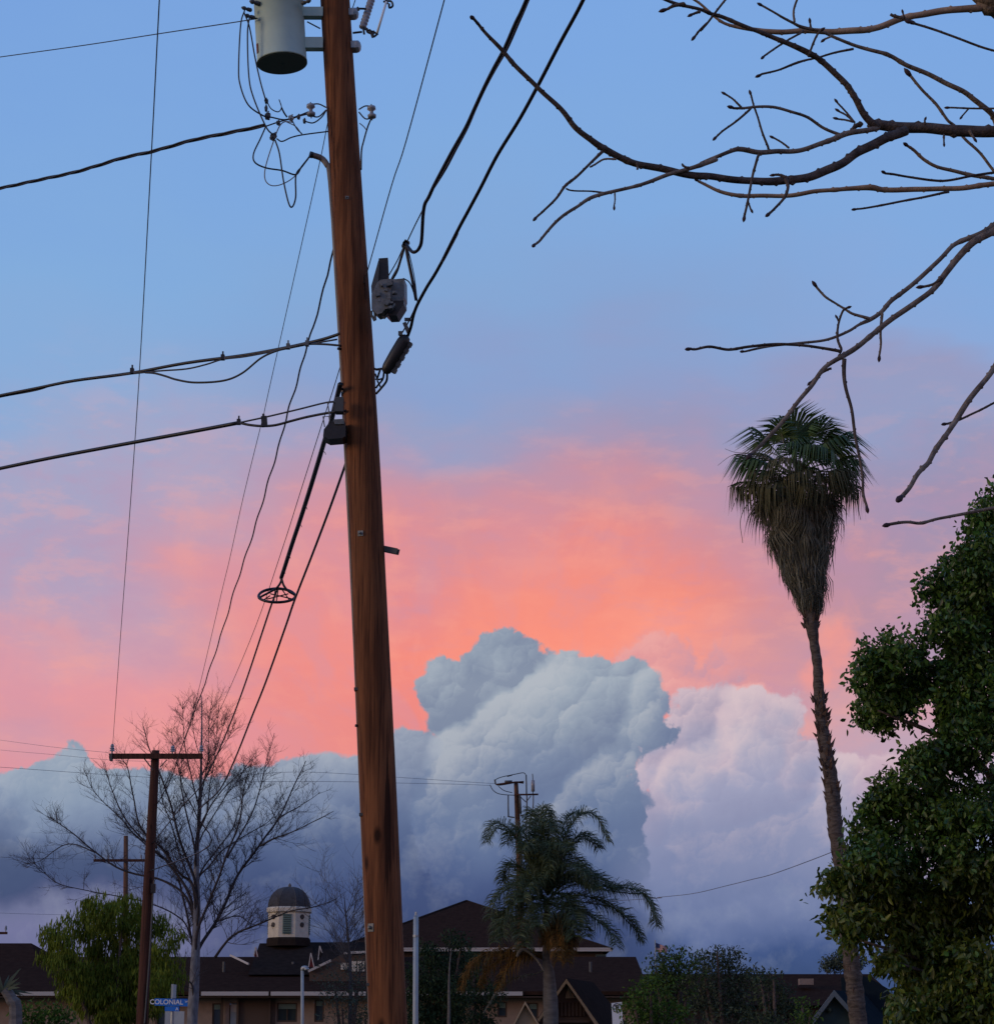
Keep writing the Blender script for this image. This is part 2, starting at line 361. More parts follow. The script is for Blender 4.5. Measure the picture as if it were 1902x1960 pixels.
def wood_pole(name, a, b_, dark, sc=1.0):
    M = mat(name, a, b_, rough=.85, scale=3.2, stretch=(5*sc, 5*sc, .32*sc), lo=.38, hi=.62, detail=6, bump=.35, spec=.2)
    nt = M.node_tree; K = nt.links.new
    bs = [n for n in nt.nodes if n.type == 'BSDF_PRINCIPLED'][0]
    base = bs.inputs['Base Color'].links[0].from_socket
    t = nt.nodes.new('ShaderNodeTexCoord')
    def layer(base, stretch, scale, p0, p1, colr, amt, kind='n'):
        mp = nt.nodes.new('ShaderNodeMapping'); mp.inputs['Scale'].default_value = stretch; K(t.outputs['Object'], mp.inputs[0])
        if kind == 'n':
            nz = nt.nodes.new('ShaderNodeTexNoise'); nz.inputs['Scale'].default_value = scale; nz.inputs['Detail'].default_value = 5; src = nz.outputs['Fac']
        else:
            nz = nt.nodes.new('ShaderNodeTexVoronoi'); nz.inputs['Scale'].default_value = scale; src = nz.outputs['Distance']
        K(mp.outputs[0], nz.inputs['Vector'])
        r = nt.nodes.new('ShaderNodeMapRange'); r.inputs[1].default_value = p0; r.inputs[2].default_value = p1; r.inputs[4].default_value = amt
        K(src, r.inputs[0])
        mx = nt.nodes.new('ShaderNodeMix'); mx.data_type = 'RGBA'; K(r.outputs[0], mx.inputs[0]); K(base, mx.inputs[6]); mx.inputs[7].default_value = (*colr, 1)
        return mx.outputs[2], r.outputs[0]
    c, _ = layer(base, (40*sc, 40*sc, .9*sc), 1.4, .52, .66, dark, .75)            # fine grain
    c, chk = layer(c, (11*sc, 11*sc, .22*sc), 1.0, .635, .66, tuple(q*.35 for q in dark), .8)   # long drying checks
    c, kn = layer(c, (1.6*sc, 1.6*sc, .75*sc), 2.0, .15, .06, tuple(q*.3 for q in dark), .9, 'v')     # knots
    K(c, bs.inputs['Base Color'])
    bm = nt.nodes.new('ShaderNodeBump'); bm.inputs['Strength'].default_value = .9; bm.inputs['Distance'].default_value = .012; bm.invert = True
    K(chk, bm.inputs['Height']); old = bs.inputs['Normal'].links[0].from_socket; K(old, bm.inputs['Normal']); K(bm.outputs[0], bs.inputs['Normal'])
    return M
M_POLE = wood_pole('brown_pole_wood', (.205, .078, .031), (.098, .035, .015), (.046, .015, .007))
M_POLE2 = wood_pole('dark_pole_wood', (.085, .034, .022), (.045, .018, .013), (.022, .010, .008))
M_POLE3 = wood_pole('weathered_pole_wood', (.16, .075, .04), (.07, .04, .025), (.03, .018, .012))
M_WIRE = mat('black_cable', (.006, .006, .009), rough=.45)
M_THIN = mat('dull_conductor', (.03, .032, .04), rough=.6)
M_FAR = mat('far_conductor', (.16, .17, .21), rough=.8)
M_GREYCABLE = mat('grey_cable', (.20, .19, .19), rough=.6)
M_TANK = mat('grey_green_enamel', (.47, .61, .54), (.40, .52, .47), rough=.55, scale=2.5, spec=.25)
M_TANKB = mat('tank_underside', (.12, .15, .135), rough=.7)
M_GALV = mat('galvanised_steel', (.34, .37, .38), (.22, .24, .25), rough=.45, scale=9, metal=.35)
M_RUST = mat('rust', (.25, .08, .03), rough=.9)
M_PORC = mat('grey_porcelain', (.30, .31, .33), (.2, .2, .22), rough=.25, scale=12)
M_BLACKP = mat('black_plastic', (.010, .010, .011), (.018, .018, .02), rough=.45, scale=10)
M_SLATEP = mat('dark_grey_housing', (.055, .06, .062), rough=.5)
M_CASTAL = mat('cast_aluminium', (.17, .18, .18), (.10, .11, .11), rough=.5, metal=.3, scale=14, bump=.3)
M_CONDUIT = mat('pale_riser_pipe', (.27, .235, .20), (.17, .14, .12), rough=.7, scale=3, stretch=(8, 8, 1))
M_BARK = mat('grey_brown_bark', (.25, .195, .150), (.11, .085, .068), rough=.9, scale=26, bump=.9, stretch=(1, 1, 1), spec=.15)
M_BARKD = mat('dark_bark', (.125, .098, .084), (.055, .043, .038), rough=.9, scale=26, bump=.9, spec=.15)
M_BARKT = mat('tan_bark', (.42, .29, .19), (.24, .16, .11), rough=.9, scale=14, bump=.4, spec=.15)
M_BUD = mat('dark_red_bud', (.035, .016, .018), rough=.7)
M_PALEBARK = mat('pale_grey_bark', (.23, .23, .25), (.13, .13, .15), rough=.9, scale=5, stretch=(2, 2, 1), bump=.4, spec=.15)
M_TWIG = mat('mauve_twig', (.048, .038, .042), (.030, .025, .028), rough=.9, scale=3)
M_TWIGG = mat('grey_twig', (.085, .080, .085), (.05, .047, .05), rough=.9, scale=3)
M_LEAF = mat('deep_green_leaf', (.044, .100, .016), (.086, .155, .024), rough=.42, scale=.55, island=.72, trans=.30, spec=.45, lo=.4, hi=.6)
M_LEAFY = mat('yellow_green_leaf', (.066, .100, .012), (.105, .135, .018), rough=.42, scale=.8, island=.45, trans=.28, spec=.45)
M_PEPPER = mat('pepper_tree_leaf', (.075, .110, .012), (.150, .195, .020), rough=.7, scale=.7, island=.35, trans=.3, spec=.2)
M_SHRUB = mat('dull_shrub_leaf', (.034, .052, .028), (.055, .075, .036), rough=.8, scale=.7, island=.4, trans=.2, spec=.2)
M_SHRUBG = mat('bright_shrub_leaf', (.050, .10, .014), (.075, .13, .022), rough=.8, scale=.7, island=.4, trans=.25, spec=.2)
M_CONIF = mat('dark_hedge_leaf', (.016, .036, .018), (.030, .055, .022), rough=.8, scale=.9, island=.4, trans=.15, spec=.2)
M_GREYLEAF = mat('grey_green_leaf', (.06, .08, .055), (.09, .11, .075), rough=.8, scale=.7, island=.4, trans=.2, spec=.2)
M_FANO = mat('fan_leaf_olive', (.075, .085, .035), (.11, .10, .05), rough=.7, scale=1.1, island=.4, trans=.2, spec=.2)
M_FAN = mat('fan_leaf_green', (.040, .078, .018), (.080, .125, .026), rough=.5, scale=.8, island=.4, trans=.25, spec=.4)
M_DEAD = mat('dead_fan_leaf', (.24, .225, .165), (.10, .098, .070), rough=.9, scale=1.3, island=.45, trans=.15, spec=.1)
M_FEATHER = mat('feather_leaf_green', (.042, .066, .028), (.074, .10, .040), rough=.5, scale=.8, island=.4, trans=.2, spec=.35)
M_RUSTY = mat('rusty_dead_frond', (.19, .10, .025), (.10, .065, .022), rough=.9, scale=1.3, island=.4, trans=.2, spec=.1)
M_PTRUNK = mat('palm_trunk_bark', (.13, .105, .088), (.05, .039, .033), rough=.95, scale=7, stretch=(1, 1, 3.0), bump=.9, spec=.1)
M_PTRUNKD = mat('palm_boot', (.13, .085, .06), (.055, .038, .032), rough=.95, scale=6, island=.4, spec=.1)
M_GTRUNK = mat('grey_palm_trunk', (.16, .15, .14), (.10, .092, .086), rough=.95, scale=4, stretch=(1, 1, 4), bump=.5, spec=.1)
M_ROOF = mat('brown_asphalt_shingle', (.046, .026, .019), (.032, .018, .014), rough=1, scale=5, spec=0)
M_ROOFD = mat('charcoal_shingle', (.032, .024, .021), (.022, .017, .015), rough=1, scale=5, spec=0)
M_ROOFT = mat('slate_blue_roof', (.016, .024, .030), (.011, .018, .024), rough=1, scale=5, spec=0)
M_FASCIA = mat('cream_fascia', (.42, .39, .36), rough=.7)
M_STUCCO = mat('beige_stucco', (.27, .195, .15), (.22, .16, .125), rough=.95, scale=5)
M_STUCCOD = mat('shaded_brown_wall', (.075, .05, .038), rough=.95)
M_CREAM = mat('cream_paint', (.58, .53, .42), (.46, .42, .34), rough=.8, scale=6)
M_DOME = mat('dome_shingle', (.052, .052, .056), (.038, .038, .042), rough=.9, scale=9)
M_DOMEL = mat('dome_shingle_pale', (.11, .10, .09), rough=.9)
M_GLASS = mat('dark_window_glass', (.030, .045, .050), rough=.12, spec=.6)
M_TEAL = mat('teal_louvre', (.10, .16, .15), rough=.6)
M_TEALW = mat('dark_teal_paint', (.030, .055, .055), (.024, .044, .045), rough=.85, scale=5)
M_TEALT = mat('grey_blue_trim', (.10, .125, .14), rough=.8)
M_TAN = mat('tan_siding', (.33, .245, .15), rough=.85)
M_WHITE = mat('white_paint', (.70, .70, .68), rough=.6)
M_REDT = mat('dark_red_paint', (.16, .02, .018), rough=.8)
M_SIGNB = mat('sign_blue', (.008, .15, .55), rough=.45)
M_SIGNW = mat('sign_white', (.72, .74, .76), rough=.5)
M_SIGNK = mat('sign_black', (.03, .03, .035), rough=.5)
M_SIGNG = mat('sign_back_aluminium', (.36, .39, .39), (.30, .33, .33), rough=.55, scale=3)
M_POLEG = mat('pale_steel_post', (.33, .38, .39), (.26, .30, .31), rough=.5, scale=3)
M_GRASS = mat('dry_grass', (.045, .06, .02), (.08, .075, .035), rough=1, scale=.6)
M_ASPH = mat('asphalt', (.05, .05, .052), (.04, .04, .042), rough=.95, scale=20)
M_CONC = mat('concrete', (.30, .29, .27), (.24, .23, .22), rough=.95, scale=3)
M_FLAGR = mat('faded_red_cloth', (.38, .13, .11), rough=.9)
M_FLAGW = mat('faded_white_cloth', (.45, .36, .36), rough=.9)
M_FLAGB = mat('dark_blue_cloth', (.035, .05, .13), rough=.9)

# ---------------------------------------------------------------- foliage
def quad_mesh(name, V, nper, faces_per, matl, parent, loc):
    """V: (n, nper, 3) array of leaves; faces_per: face index lists within one leaf"""
    n = V.shape[0]; me = bpy.data.meshes.new(name)
    V = V - np.array(loc).reshape(1, 1, 3)
    me.vertices.add(n*nper); me.vertices.foreach_set('co', V.reshape(-1).astype(np.float32))
    fl = np.array([i for f in faces_per for i in f]); tot = np.array([len(f) for f in faces_per])
    idx = (np.arange(n)[:, None]*nper+fl[None, :]).reshape(-1)
    me.loops.add(len(idx)); me.loops.foreach_set('vertex_index', idx.astype(np.int32))
    tots = np.tile(tot, n); st = np.concatenate([[0], np.cumsum(tots)[:-1]])
    me.polygons.add(len(tots)); me.polygons.foreach_set('loop_start', st.astype(np.int32))
    try: me.polygons.foreach_set('loop_total', tots.astype(np.int32))
    except Exception: pass
    me.materials.append(matl); me.update(calc_edges=True); me.validate()
    o = bpy.data.objects.new(name, me); C.objects.link(o)
    if parent: o.parent = parent
    return o
def unit(a): return a/np.maximum(np.linalg.norm(a, axis=-1, keepdims=True), 1e-9)
def leaves_at(rng, pos, size, elong=2.4, down=0.3, spread=1.0):
    """leaf-shaped pairs of faces folded on the midrib; (n,6,3)"""
    n = len(pos); d = unit(rng.normal(size=(n, 3))*spread + np.array([0, 0, -down*3])); s = unit(np.cross(d, unit(rng.normal(size=(n, 3)))))
    nn = np.cross(d, s); L_ = size*rng.uniform(.55, 1.4, (n, 1)); w = L_/elong/2*rng.uniform(.8, 1.25, (n, 1))
    a = pos; b = pos+d*L_; m1 = pos+d*L_*.35; m2 = pos+d*L_*.72
    V = np.stack([a, m1+s*w+nn*w*.4, m2+s*w*.8+nn*w*.3, b, m2-s*w*.8+nn*w*.3, m1-s*w+nn*w*.4], 1)
    return V
LF = [(0, 1, 2, 3), (0, 3, 4, 5)]
def blob_points(rng, blobs, dens, sig, per, zs=1.0, shell=.45):
    """clumps scattered in ellipsoids; blobs: (centre, radius)"""
    out = []
    for c, r in blobs:
        nc = max(3, int(dens*r*r)); dr = unit(rng.normal(size=(nc, 3))); rr = r*rng.uniform(shell, 1.0, (nc, 1))**.6
        cc = np.array(c)+dr*rr*np.array([1, .85, zs])
        p = cc[:, None, :]+np.clip(rng.normal(size=(nc, per, 3)), -1.7, 1.7)*sig*np.array([1, 1, .8]); out.append(p.reshape(-1, 3))
    return np.concatenate(out)
def pxblobs(lst, Y, dy=0.0, seed=0):
    rr = random.Random(seed); out = []
    for x, y, r in lst:
        YY = Y+rr.uniform(-dy, dy); out.append((tuple(at(x, y, YY)), r*YY/FPX/math.cos(PITCH)*.98))
    return out
def base_under(x, Y): p = at(x, 1900, Y); return Vector((p.x, p.y, 0))

# ================================================================ ground (only its far edge could ever show)
b = MB(); b.add([(-600,-200,0),(600,-200,0),(600,900,0),(-600,900,0)], [(0,1,2,3)]); struct(b.build('ground', M_GRASS))
b = MB(); b.box((0, 36, .002), (300, 9, .004)); struct(b.build('road', M_ASPH))
b = MB(); b.box((0, 31.4, .06), (300, .2, .13)); b.box((0, 40.6, .06), (300, .2, .13)); struct(b.build('kerb', M_CONC))
b = MB(); b.box((0, 42.2, .05), (300, 1.6, .1)); b.box((0, 29.8, .05), (300, 1.6, .1)); struct(b.build('pavement', M_CONC))

# ================================================================ the near pole
A_ = crop(500, 0, 700, 1902); B_ = crop(0, 0, 900, 1902); C_ = crop(1200, 0, 800, 1902); D_ = crop(1900, 0, 795, 1902)
E_ = crop(900, 500, 400, 1120); F_ = crop(0, 800, 960, 1902); G_ = crop(1800, 600, 895, 1902); H_ = crop(0, 1900, 700, 1902)
I_ = crop(0, 2350, 560, 1902); J_ = crop(500, 2350, 560, 1902); K_ = crop(1040, 2350, 560, 1902); L_c = crop(1500, 2350, 600, 1902)
M_c = crop(2050, 2300, 645, 1902); N_ = crop(1250, 2050, 600, 1902); O_ = crop(1900, 1050, 500, 1153); P_ = crop(600, 1050, 520, 1568)
Q_ = crop(2200, 1250, 495, 1141); T_ = crop(380, 1850, 570, 1205); U_ = crop(640, 900, 360, 1764); V_ = crop(2100, 1900, 300, 670)
YP = 20.0
axis = [(628, -260, 30.5), (641.5, 0, 31), (664, 370, 32), (687, 741, 33), (710, 1200, 34), (743, 1960, 36), (762, 2370, 38)]
def pole_r(px): return px*YP/FPX
pax = [at(x, y, YP) for x, y, r in axis]; pax[-1].z = 0
prd = [pole_r(r) for _, _, r in axis]
base = Vector((pax[-1].x, YP, 0))
pole = thing('utility_pole', 'thick brown wooden utility pole rising full height just left of the middle', 'utility pole', base)
random.seed(3)
b = MB(); pp, rr_ = catmull(pax, prd, 16); S = 36; vs = []; fs = []
for i, (p, r) in enumerate(zip(pp, rr_)):
    for k in range(S):
        q = 2*PI*k/S
        w = 1+.035*mn.noise(Vector((math.cos(q)*1.6, math.sin(q)*1.6, p.z*.55)))+.012*mn.noise(Vector((math.cos(q)*9, math.sin(q)*9, p.z*.8)))
        chk = .035 if (abs(((k-9+int(2*mn.noise(Vector((1, 2, p.z*.3))))) % S)-S*.75) < .6 and mn.noise(Vector((5, 3, p.z*.4))) > -.15) else 0
        vs.append((p.x+math.cos(q)*r*(w-chk), p.y+math.sin(q)*r*(w-chk), p.z))
for i in range(len(pp)-1):
    for k in range(S):
        k2 = (k+1) % S; fs.append((i*S+k, i*S+k2, (i+1)*S+k2, (i+1)*S+k))
fs.append(tuple((len(pp)-1)*S+k for k in range(S))); b.add(vs, fs); b.build('pole_shaft', M_POLE, pole, smooth=True)
def pole_at(y):
    for (x0, y0, r0), (x1, y1, r1) in zip(axis, axis[1:]):
        if y <= y1: t = (y-y0)/(y1-y0); return x0+(x1-x0)*t, r0+(r1-r0)*t
    return axis[-1][0], axis[-1][2]
PDIR = (pax[1]-pax[5]).normalized()
# riser pipe up the left flank, bending out into a weatherhead
ris = []
for y in (2370, 2100, 1960, 1750, 1550, 1300, 1100, 900, 700, 520, 420):
    x, r = pole_at(y); ris.append(at(x-r*.93, y, YP+.03))
ris[0].z = 0
ris += [at(*A_([(1072, 1270)])[0], YP-.0), at(*A_([(1052, 1215)])[0], YP), at(*A_([(1010, 1165)])[0], YP), at(*A_([(935, 1138)])[0], YP-.05)]
b = MB(); b.tube(ris, [pole_r(4.2)]*11+[pole_r(6.2)]*4, 10, smooth=4); rp = b.build('riser_pipe', M_CONDUIT, pole, smooth=True)
b = MB(); e0 = at(*A_([(945, 1142)])[0], YP-.05); e1 = at(*A_([(922, 1136)])[0], YP-.06); b.tube([e0, e1], [pole_r(6.8)]*2, 10); b.build('cable_mouth', M_BLACKP, pole)
# dark edge cleats along the riser
for y in (2230, 1990, 1885, 1560, 1320):
    x, r = pole_at(y); b = MB(); b.box(at(x-r*.9, y, YP-.03), (.06, .10, .025)); b.build('pipe_strap', M_SLATEP, pole)
# through bolts with square washers on the face
for (x, y, s) in ((664, 378, 3.5), (690, 1021, 5.5), (710, 1776, 7.5)):
    px, r = pole_at(y); off = (x-px)/r; yy = YP-pole_r(r)*math.sqrt(max(.05, 1-off*off))
    Mx = frame(at(x, y, yy), (off, -math.sqrt(1-off*off), 0), (0, 0, 1)); b = MB()
    h = pole_r(s); b.box(Mx @ Vector((0, 0, .0)), (h*2, h*2, .012), Mx.to_3x3()); b.lathe([(h*.45, 0), (h*.45, .03), (h*.3, .035)], Mx, 6); b.build('bolt', M_CASTAL, pole)
# channel bracket sticking out on the right
b = MB(); p0, p1 = at(733, 1050, YP), at(762, 1056, YP-.05); dx = (p1-p0).normalized()
Mx = frame((p0+p1)/2, dx, (0, 0, 1)); w = .052; ln = (p1-p0).length
b.box(Mx @ Vector((-w/2, 0, 0)), (.006, w, ln), Mx.to_3x3()); b.box(Mx @ Vector((0, w/2, 0)), (w, .006, ln), Mx.to_3x3()); b.box(Mx @ Vector((0, -w/2, 0)), (w, .006, ln), Mx.to_3x3())
b.build('bracket', M_SLATEP, pole)
# crossarm high out of frame
b = MB(); ca = at(630, -230, YP-.22); b.box(ca, (2.4, .1, .13)); b.build('crossarm', M_POLE, pole)
# small ladder pegs / knots on the left edge
for y in (668, 745, 1390, 735):
    x, r = pole_at(y); b = MB(); b.tube([at(x-r*.9, y, YP-.04), at(x-r*1.10, y-1, YP-.06)], [.012, .014], 8); b.build('bolt_end', M_BLACKP, pole)

# spool insulators
def spool(cx, cy, side):
    o = thing('spool_insulator', 'grey spool insulator on a wire clevis, ' + ('left side of the thick pole under the transformer' if side < 0 else 'right side of the thick pole'), 'insulator', at(*A_([(cx, cy)])[0], YP-.12), 'spool insulators on the thick pole')
    c = o.location; Mx = frame(c-PDIR*.06, PDIR); s = A_.s*YP/FPX
    b = MB(); prof = [(.012, 0), (32*s, .004), (34*s, .03), (16*s, .045), (14*s, .06), (16*s, .075), (34*s, .09), (32*s, .118), (.012, .122)]
    b.lathe(prof, Mx, 18); b.build('porcelain_spool', M_PORC, o, smooth=True)
    ex = 1045 if side < 0 else 1285
    b = MB()
    b.tube([at(*q, YP-.1) for q in A_([(cx, cy-42), ((cx+ex)/2, cy-46), (ex, cy-20)])], .007, 6, smooth=4)
    b.tube([at(*q, YP-.1) for q in A_([(cx, cy+42), ((cx+ex)/2, cy+48), (ex, cy-2)])], .007, 6, smooth=4)
    b.tube([c-PDIR*.085, c+PDIR*.085], .006, 6); b.build('clevis', M_SLATEP, o)
spool(932, 810, -1); spool(1380, 825, 1)

# ================================================================ transformer
tc_ = at(*A_([(720, 466)])[0], YP-.05); trf = thing('transformer', 'grey green cylindrical transformer can bracketed to the left of the pole top', 'transformer', tc_)
rT = 201*A_.s*YP/FPX; axT = (PDIR+Vector((-.012, 0, 0))).normalized(); Mx = frame(tc_, axT, (1, 0, 0)); hT = .98
b = MB(); b.lathe([(rT*.97, .012), (rT*1.0, 0.0), (rT*1.0, .02), (rT*.985, .035), (rT*.985, hT), (rT*1.02, hT), (rT*1.02, hT+.04), (rT*.9, hT+.09), (rT*.3, hT+.13)], Mx, 56); tk = b.build('tank', M_TANK, trf, smooth=False)
for p_ in tk.data.polygons: p_.use_smooth = len(p_.vertices) == 4
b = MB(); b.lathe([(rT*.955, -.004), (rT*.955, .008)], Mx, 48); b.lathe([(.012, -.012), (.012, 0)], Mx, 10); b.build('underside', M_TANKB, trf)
b = MB(); q = Vector((-.93*rT, -.42*rT, .1)); Mf = frame(Mx @ Vector((-.915*rT, -.43*rT, .13)), Mx.to_3x3() @ Vector((-.9, -.42, 0)), axT); b.box(Mf @ Vector((0, 0, 0)), (.10, .035, .004), Mf.to_3x3()); b.build('rust_patch', M_RUST, trf)
# hanger lugs
for (y0, y1) in ((62, 128), (284, 362)):
    a0, a1 = A_([(893, y0)])[0], A_([(1005, y1)])[0]
    b = MB(); P0_ = at(*a0, YP-.05); P1_ = at(a1[0], a0[1], YP-.05); Hh = (at(*a0, YP)-at(a0[0], a1[1], YP)).length
    cc = (P0_+P1_)/2-Vector((0, 0, Hh/2)); Lx = (P1_-P0_).length+.05
    b.box(cc+Vector((0, -.04, 0)), (Lx, .012, Hh)); b.box(cc+Vector((0, .04, 0)), (Lx, .012, Hh)); b.box(cc+Vector((0, 0, -Hh/2+.01)), (Lx, .09, .014)); b.box(cc+Vector((-Lx/2, 0, 0)), (.02, .12, Hh*1.15))
    b.build('hanger_bracket', M_TANK, trf)
b = MB(); b.tube([at(*A_([(905, 158)])[0], YP-.08), at(*A_([(1000, 208)])[0], YP-.08)], .007, 6); b.build('brace_rod', M_SLATEP, trf)
# bolt pads poking past the pole's right side
for (cx, cy) in ((1250, 100), (1268, 342)):
    c = at(*A_([(cx-6, cy)])[0], YP-.02); M2 = frame(c, (1, -.25, -.1), (0, 0, 1)); b = MB(); b.lathe([(.068, -.04), (.068, .02), (.042, .045), (.015, .05)], M2, 6); b.build('bolt_pad', M_GALV, trf)
# low voltage bushings
for (cx, cy, r) in ((515, 15, 20), (455, 62, 17), (478, 118, 18), (900, 10, 18)):
    c = at(*A_([(cx, cy)])[0], YP-.25); M2 = frame(c, (-1 if cx < 700 else 1, -.5, 0.1)); s = r*A_.s*YP/FPX
    b = MB(); b.lathe([(s*.5, -.06), (s, -.05), (s, -.02), (s*.6, 0), (s, .015), (s*.9, .03), (s*.3, .05)], M2, 12); b.build('bushing', M_SLATEP, trf, smooth=True)
# fuse cutout at the right
cut = thing('fuse_cutout', 'grey fuse cutout with slim fuse tube at the top right of the thick pole', 'fuse', at(*A_([(1310, 200)])[0], YP-.05))
b = MB(); p0, p1 = at(*A_([(1312, 205)])[0], YP-.05), at(*A_([(1395, -60)])[0], YP-.05); s = 31*A_.s*YP/FPX
n_ = 11; prof = []
Lc = (p1-p0).length
for i in range(n_): z = Lc*i/n_; prof += [(s*.86, z), (s, z+Lc/n_*.35), (s, z+Lc/n_*.5), (s*.9, z+Lc/n_*.8)]
b.lathe(prof, frame(p0, p1-p0), 18); b.build('insulator_body', M_PORC, cut, smooth=True)
b = MB(); f0, f1 = at(*A_([(1420, 240)])[0], YP-.15), at(*A_([(1488, 10)])[0], YP-.15); b.tube([f0, f1], .0115, 10); b.build('fuse_tube', M_WHITE, cut, smooth=True)
for pl in ([(1320, 215), (1325, 250)], [(1325, 210), (1370, 225), (1420, 245)], [(1365, 215), (1388, 275)], [(1395, 225), (1390, 270), (1425, 245)], [(1240, 240), (1310, 232)], [(1270, 60), (1340, 62)], [(1465, 10), (1520, 5), (1535, 40), (1510, 55), (1508, 25)], [(1480, -20), (1498, 25)], [(1275, 50), (1285, 75)], [(1345, 205), (1350, 235), (1395, 250)]):
    b = MB(); b.tube([at(*q, YP-.12) for q in A_(pl)], .011, 7, smooth=3); b.build('contact_fitting', M_BLACKP, cut)

# ================================================================ cables and wires
def wpts(pts, Y0, Y1):
    """points of a sight-line path; depth eased along it so that a straight span stays straight"""
    d = [0]
    for a, b_ in zip(pts, pts[1:]): d.append(d[-1]+math.hypot(a[0]-b_[0], a[1]-b_[1]))
    return [at(p[0], p[1], 1/((1/Y0)*(1-t/d[-1])+(1/Y1)*(t/d[-1]))) for p, t in zip(pts, d)]
def wire(name, label, cat, pts, Y0, Y1, r, m_=None, group=None, smooth=5, sides=6, twist=0, ext=0):
    P3 = wpts(pts, Y0, Y1); b = MB()
    if ext:
        if not twist: P3, _ = catmull(P3, [r]*len(P3), smooth); smooth = 0
        dv_ = (P3[0]-P3[1]).normalized()
        if twist: sl_ = (P3[0]-P3[1]).length; P3 = [P3[0]+dv_*sl_*k for k in range(int(ext/sl_), 0, -1)]+P3
        else: P3 = [P3[0]+dv_*ext]+P3
    if twist:
        pp, _ = catmull(P3, [r]*len(P3), 24); tot = 0
        for k in range(twist):
            ph = 2*PI*k/twist; q_ = []; tot = 0
            for i, p in enumerate(pp):
                if i: tot += (p-pp[i-1]).length
                t = (pp[min(i+1, len(pp)-1)]-pp[max(i-1, 0)]).normalized(); s_ = t.cross(Vector((0, 0, 1))).normalized(); u_ = s_.cross(t)
                an = ph+tot*5.2; q_.append(p+s_*math.cos(an)*r*.62+u_*math.sin(an)*r*.62)
            b.tube(q_, r*.55, sides)
    else: b.tube(P3, r, sides, smooth=smooth)
    o = b.build(name, m_ or M_WIRE, smooth=True, origin=P3[0])
    if label: tag(o, label, cat, group)
    return o
PX = FPX
def rr(px, Y): return px*Y/FPX
# drop leads round the transformer
lead_specs = [
 ('outermost black lead looping down from the transformer bushing to the service cable', [(445,70),(415,180),(400,480),(410,620),(470,770),(580,850),(640,862)], 6.2, M_WIRE),
 ('middle black lead hanging from the transformer down to the cable joint', [(480,120),(465,250),(475,560),(510,720),(600,930),(650,990)], 6.2, M_WIRE),
 ('inner black lead running close past the transformer bottom to the upper connector', [(440,90),(480,200),(520,420),(560,600),(600,740)], 6.0, M_WIRE),
 ('short hooked tail of wire right of the upper connector', [(610,750),(640,800),(690,822),(715,790),(698,732)], 4.5, M_THIN),
 ('short lead from the dark connector to the left spool insulator', [(640,862),(740,880),(830,855),(915,822)], 6, M_THIN),
 ('thin strand tying the service cable to the left spool insulator', [(590,932),(700,895),(790,872),(860,850),(940,832)], 5.5, M_THIN),
 ('large black loop from the service cable down to the weatherhead pipe', [(600,930),(560,1020),(510,1130),(520,1195),(600,1235),(720,1255),(820,1285),(862,1228),(900,1180),(930,1140)], 6.5, M_WIRE),
 ('deepest black loop hanging lowest under the weatherhead', [(668,1030),(700,1130),(730,1330),(768,1495),(795,1522),(820,1450),(822,1290),(870,1222),(928,1145)], 6.5, M_WIRE),
 ('pale grey loop crossing the black loops by the weatherhead', [(800,900),(740,895),(700,930),(660,1030),(600,1220),(595,1320),(640,1365),(720,1355),(815,1295),(905,1170)], 4.5, M_GREYCABLE),
 ('dark lead running level from the cable joint into the pole', [(680,1020),(720,1040),(790,1010),(880,990),(1062,966)], 5.5, M_THIN),
 ('short slanting lead below the row of connectors', [(791,880),(830,950),(868,985)], 4.5, M_THIN),
 ('thin arching strand below the row of connectors', [(750,895),(820,930),(862,985)], 4, M_GREYCABLE),
 ('curved lead sagging from the last connector to the pole', [(890,893),(950,903),(1010,862),(1045,812)], 5.5, M_THIN),
 ('short tail of wire with a crimped sleeve above the connectors', [(715,790),(735,830),(757,862)], 7, M_WIRE),
 ('black lead dropping from the right spool insulator along the pole', [(1378,868),(1350,935),(1320,1040),(1305,1110),(1302,1250)], 7, M_WIRE),
 ('pale curved wire between the right spool insulator and pole', [(1290,905),(1320,930),(1345,960)], 4, M_GREYCABLE),
]
for i, (lb, pl, w, mm_) in enumerate(lead_specs):
    wire('lead_wire', lb, 'wire', A_(pl), YP-.30 if i < 3 else YP-.16, YP-.2 if i < 3 else YP-.12, w*A_.s*YP/FPX, mm_, 'leads round the transformer', smooth=8)
# connectors
con_l = ['topmost connector on the inner transformer lead', 'connector just below the topmost one', 'large dark connector left of the row', 'dark joint where the two lower leads meet', 'first small connector of the row toward the insulator', 'pale connector in the middle of the row', 'small connector nearest the left spool insulator', 'lowest small connector on the sagging lead']
for lb, (cx, cy, w, h, a) in zip(con_l, ((605,745,24,26,0),(603,800,18,34,.1),(615,855,34,46,.2),(655,1008,34,50,.6),(692,906,22,24,.5),(787,870,32,34,.5),(842,862,20,24,.3),(885,892,18,24,.2))):
    s = A_.s*YP/FPX; c = at(*A_([(cx, cy)])[0], YP-.15); R3 = Matrix.Rotation(a, 3, 'Y'); b = MB()
    b.box(c, (w*s, .05, h*s), R3); b.box(c+Vector((0, -.02, 0)), (w*s*1.25, .03, h*s*.35), R3); b.lathe([(.008, -h*s*.75), (.008, h*s*.75)], frame(c+Vector((0, -.03, 0)), R3 @ Vector((0, 0, 1))), 6)
    tag(b.build('connector', M_SLATEP if 'pale' not in lb else M_GALV, origin=c), lb, 'connector', 'wire connectors by the transformer')
